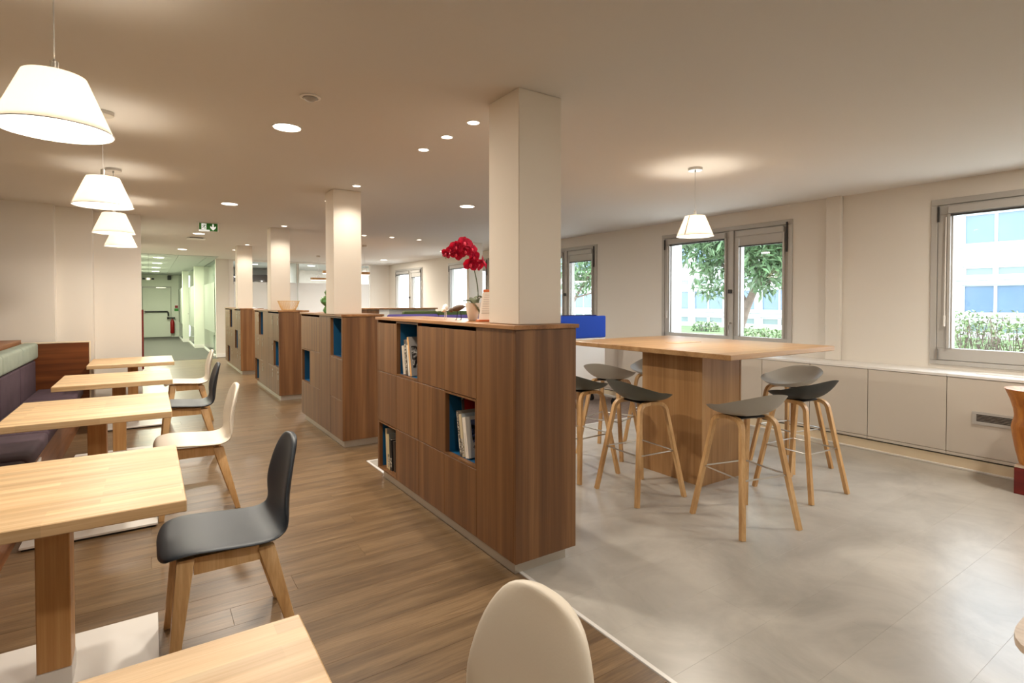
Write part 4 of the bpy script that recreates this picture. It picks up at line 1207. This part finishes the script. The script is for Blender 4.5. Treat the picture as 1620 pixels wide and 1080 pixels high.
for (x, z, r, yw, pt, rl) in ((1.545, 1.722, .036, -70, 15, 20), (1.567, 1.745, .028, -20, 5, -10), (1.609, 1.763, .046, -15, 10, 5), (1.612, 1.720, .042, -40, 25, 30), (1.668, 1.790, .050, -5, -15, 10), (1.680, 1.742, .044, -30, 15, -15), (1.729, 1.757, .048, 25, -5, 15), (1.742, 1.708, .046, 10, 15, -20), (1.722, 1.662, .050, -25, 25, 10), (1.772, 1.662, .042, 20, 20, 25), (1.812, 1.678, .046, 50, -20, 40)):
    flower(Vector(P(x, 3.035 + rf.uniform(-0.012, 0.008), z)), r, R(yw), R(pt), R(rl))

def bird(label, loc, mat, rz, bl, bh, leg, headz, lm):
    t = thing('bird_figurine', label, 'figurine', loc, rz)
    bm = newbm()
    # tapered body along x, beak side at -x
    n = 14
    rings = []
    for i in range(n + 1):
        s = i / n
        x = -bl / 2 + bl * s
        r = bh / 2 * (math.sin(math.pi * min(1, s * 0.96 + 0.02)) ** 0.75) * (1.06 - 0.45 * s)
        zc = leg + bh * 0.55 + (s - 0.35) * bl * 0.20
        rings.append([bm.verts.new((x, r * 0.92 * math.cos(2 * math.pi * k / 14), zc + r * math.sin(2 * math.pi * k / 14))) for k in range(14)])
    for a, b in zip(rings[:-1], rings[1:]):
        for k in range(14): bm.faces.new((a[k], a[(k + 1) % 14], b[(k + 1) % 14], b[k]))
    bm.faces.new(rings[0][::-1]); bm.faces.new(rings[-1])
    bmesh.ops.recalc_face_normals(bm, faces=bm.faces)
    fin('body', bm, mat, t, 60)
    bm = newbm()
    bmesh.ops.create_icosphere(bm, subdivisions=3, radius=bh * 0.30, matrix=Matrix.Translation((-bl * 0.5, 0, headz)))
    fin('head', bm, mat, t, 60)
    bm = newbm(); tube(bm, [(-bl * 0.5 - bh * 0.26, 0, headz - 0.004), (-bl * 0.5 - bh * 0.9, 0, headz - 0.012)], [0.003, 0.0008], 8)
    fin('beak', bm, lm, t, 60)
    for s, x in ((-1, -0.1), (1, 0.14)):
        bm = newbm(); tube(bm, [(bl * x, s * bh * 0.14, leg + bh * 0.2), (bl * (x + 0.06 * s), s * bh * 0.2, 0.002)], [0.0026, 0.0022], 8)
        tube(bm, [(bl * (x + 0.06 * s), s * bh * 0.2, 0.0022), (bl * (x + 0.06 * s) - 0.012, s * bh * 0.2, 0.0022)], 0.002, 6)
        fin('leg', bm, lm, t, 60)
bird('small white bird figurine with thin legs on the nearest bookcase', (1.705, 3.36, CT), M['ceramic'], R(40), 0.058, 0.054, 0.052, 0.066, M['ceramic'])
bird('brown wooden bird figurine on the nearest bookcase, left of the orchid pot', (1.722, 3.20, CT), M['brownwood'], R(-12), 0.105, 0.050, 0.050, 0.066, M['black'])
t = thing('leaflet_stand', 'white printed leaflet with orange bands standing by the large pillar', 'leaflet', (1.735, 2.86, CT), R(-8))
bm = newbm(); hexa(bm, [(-0.060, -0.012, 0.012), (0.075, -0.012, 0.012), (0.075, -0.010, 0.012), (-0.060, -0.010, 0.012)], [(-0.005, 0.040, 0.20), (0.075, 0.040, 0.20), (0.075, 0.042, 0.20), (-0.005, 0.042, 0.20)])
fin('sheet', bm, M['paper'], t)
bm = newbm(); hexa(bm, [(-0.012, 0.0335, 0.182), (0.073, 0.0335, 0.182), (0.073, 0.0345, 0.182), (-0.012, 0.0345, 0.182)], [(-0.006, 0.0385, 0.199), (0.073, 0.0385, 0.199), (0.073, 0.0395, 0.199), (-0.006, 0.0395, 0.199)])
fin('orange_band', bm, M['orange'], t)
B('base_strip', M['orange'], t, -0.062, 0.078, -0.03, 0.03, 0.0, 0.0115, 0.001)
for k in range(9):
    s = 0.2 + k * 0.075
    yy = -0.0125 + 0.052 * s - 0.0008; zz_ = 0.012 + 0.188 * s
    B('text_line', M['ink'], t, -0.060 + 0.055 * s + 0.012, 0.066 - 0.012 * (k % 3), yy - 0.0006, yy, zz_, zz_ + 0.0035)
t = thing('glass_vase', 'green bulbous glass vase left of the second pillar', 'vase', (1.612, 5.92, CT))
fin('vase_body', lathe(newbm(), [(0.0, 0.0), (0.050, 0.0), (0.066, 0.03), (0.052, 0.065), (0.044, 0.075), (0.082, 0.11), (0.092, 0.135), (0.080, 0.165), (0.036, 0.19), (0.040, 0.20), (0.050, 0.225), (0.034, 0.25), (0.028, 0.255), (0.024, 0.25), (0.040, 0.225), (0.03, 0.2), (0.0, 0.19)], 28), M['greenglass'], t, 60)
t = thing('straw_basket', 'round woven straw basket on the locker in front of the third pillar', 'basket', (1.728, 8.52, CT))
nv = 24
bm = newbm()
def bas(u, z):
    r = 0.095 + 0.055 * (z / 0.13) ** 0.8
    return (r * math.cos(u), r * math.sin(u), z + 0.004)
for k in range(nv):
    for d in (1, -1):
        tube(bm, [bas(2 * math.pi * k / nv + d * 0.42 * q / 5, 0.132 * q / 5) for q in range(6)], 0.0024, 4)
fin('weave', bm, M['straw'], t, 60, kind='stuff')
for z in (0.0, 0.132):
    bm = newbm(); tube(bm, [bas(2 * math.pi * k / 32, z) for k in range(32)], 0.005, 6, closed=True)
    fin('rim' if z else 'foot_ring', bm, M['straw'], t, 60)
fin('basket_base', lathe(newbm(), [(0.0, 0.001), (0.093, 0.001), (0.093, 0.005), (0.0, 0.005)], 28), M['straw'], t)

# ------------------------------------------------------------------ lounge beyond the bookcases
def softbox(name, mat, parent, x0, x1, y0, y1, z0, z1, bev=0.03):
    return fin(name, box(newbm(), x0, x1, y0, y1, z0, z1, bev, 4), mat, parent, 60)
t = thing('high_back_sofa', 'violet high-backed sofa whose top shows above the nearest bookcase', 'sofa', (2.68, 6.95, 0))
softbox('back_cushion', M['violetfab'], t, 0, 0.74, 0, 0.10, 0.30, 1.255)
softbox('back_cushion', M['violetfab'], t, 0.745, 1.6, -0.02, 0.09, 0.30, 1.238)
softbox('seat_cushion', M['violetfab'], t, 0, 1.6, 0.105, 0.7, 0.25, 0.46)
B('plinth_base', M['black'], t, 0.05, 1.55, 0.05, 0.65, 0.0, 0.249)
t = thing('high_back_sofa', 'olive green high-backed sofa beyond the violet one', 'sofa', (3.50, 8.40, 0))
softbox('back_cushion', M['greenfab'], t, 0, 0.62, 0, 0.11, 0.30, 1.272)
softbox('back_cushion', M['greenfab'], t, 0.625, 1.55, 0, 0.11, 0.30, 1.268)
softbox('seat_cushion', M['greenfab'], t, 0, 1.45, 0.115, 0.7, 0.25, 0.46)
B('plinth_base', M['black'], t, 0.05, 1.4, 0.05, 0.65, 0.0, 0.249)
t = thing('counter_cabinet', 'long walnut counter cabinet in the lounge behind the sofas', 'cabinet', (3.15, 9.75, 0))
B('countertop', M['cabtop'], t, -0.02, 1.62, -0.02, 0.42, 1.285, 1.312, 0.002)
B('side_panel', M['cab'], t, 0.0, 0.42, 0.0, 0.02, 0.0, 1.2845)
B('front_panel', M['white'], t, 0.421, 0.62, 0.01, 0.03, 0.0, 1.2845)
B('front_panel', M['alu'], t, 0.621, 1.58, 0.01, 0.03, 0.0, 1.2845)
B('back_board', M['cab'], t, 0.0, 1.58, 0.38, 0.40, 0.0, 1.2845)
t = thing('mobile_screen', 'royal blue padded mobile screen on castors behind the bar table', 'screen', (4.98, 5.62, 0))
softbox('blue_panel', M['bluefab'], t, -0.42, 0.385, -0.025, 0.025, 0.925, 1.232, 0.018)
softbox('rear_panel', M['navyfab'], t, -0.50, 0.28, 0.05, 0.09, 0.925, 1.245, 0.015)
B('white_board', M['white'], t, -0.38, 0.38, -0.008, 0.008, 0.25, 0.92, 0.002)
B('crossbar', M['steel'], t, -0.36, 0.36, -0.02, 0.02, 0.21, 0.249)
for x in (-0.30, 0.34):
    B('post', M['alu'], t, x - 0.02, x + 0.02, 0.0255, 0.0495, 0.13, 1.1)
    B('foot', M['alu'], t, x - 0.02, x + 0.02, -0.26, 0.26, 0.10, 0.129, 0.004)
    for yy in (-0.23, 0.23):
        bm = newbm(); cyl(bm, (x - 0.016, yy, 0.045), (x + 0.016, yy, 0.045), 0.045, 16); box(bm, x - 0.02, x + 0.02, yy - 0.02, yy + 0.02, 0.07, 0.099)
        fin('castor', bm, M['black'], t, 40)

# ------------------------------------------------------------------ things at the right edge
t = thing('hourglass_stool', 'turned amber wood hourglass stool with dished top standing on the low red block', 'stool', (5.44, 1.12, 0.2155))
fin('body', lathe(newbm(), [(0.0, 0.0), (0.110, 0.0), (0.116, 0.02), (0.134, 0.10), (0.154, 0.22), (0.160, 0.27), (0.156, 0.30), (0.145, 0.335), (0.142, 0.36), (0.149, 0.41), (0.168, 0.48), (0.196, 0.552), (0.200, 0.558), (0.194, 0.560), (0.15, 0.546), (0.08, 0.535), (0.0, 0.532)], 40), M['orangewood'], t, 50)
t = thing('wooden_block', 'low red-stained wooden block with pale top at the right edge', 'block', (5.54, 1.02, 0))
B('body', M['redwood'], t, -0.21, 0.155, -0.30, 0.215, 0.0, 0.195, 0.002)
B('top_board', M['palewood'], t, -0.21, 0.155, -0.30, 0.215, 0.1955, 0.215, 0.003)
t = thing('plywood_stool', 'pale topped plywood stool with finger hole and amber legs at the lower right corner', 'stool', (2.205, 0.319, 0), R(0))
bm = newbm()
n = 40
outer, inner = [], []
for k in range(n):
    a = 2 * math.pi * k / n
    c, s = math.cos(a), math.sin(a)
    q = (abs(c) ** 3 + abs(s) ** 3) ** (-1 / 3)
    outer.append((0.20 * q * c, 0.17 * q * s)); inner.append((-0.10 + 0.045 * c, 0.03 + 0.020 * s))
def ringface(z, flip):
    o_ = [bm.verts.new((x, y, z)) for x, y in outer]; i_ = [bm.verts.new((x, y, z)) for x, y in inner]
    for k in range(n):
        k2 = (k + 1) % n
        f = (o_[k], o_[k2], i_[k2], i_[k]); bm.faces.new(f[::-1] if flip else f)
    return o_, i_
ot, it = ringface(0.45, False); ob, ib = ringface(0.428, True)
for k in range(n):
    k2 = (k + 1) % n
    bm.faces.new((ob[k], ob[k2], ot[k2], ot[k])); bm.faces.new((it[k], it[k2], ib[k2], ib[k]))
bmesh.ops.recalc_face_normals(bm, faces=bm.faces)
fin('seat', bm, M['palewood'], t, 40)
for s in (-1, 1):
    bm = newbm(); hexa(bm, [(s * 0.24 - 0.012, -0.17, 0), (s * 0.24 + 0.012, -0.17, 0), (s * 0.24 + 0.012, 0.17, 0), (s * 0.24 - 0.012, 0.17, 0)], [(s * 0.13 - 0.012, -0.10, 0.4275), (s * 0.13 + 0.012, -0.10, 0.4275), (s * 0.13 + 0.012, 0.10, 0.4275), (s * 0.13 - 0.012, 0.10, 0.4275)], 0.003)
    fin('leg', bm, M['orangewood'], t)
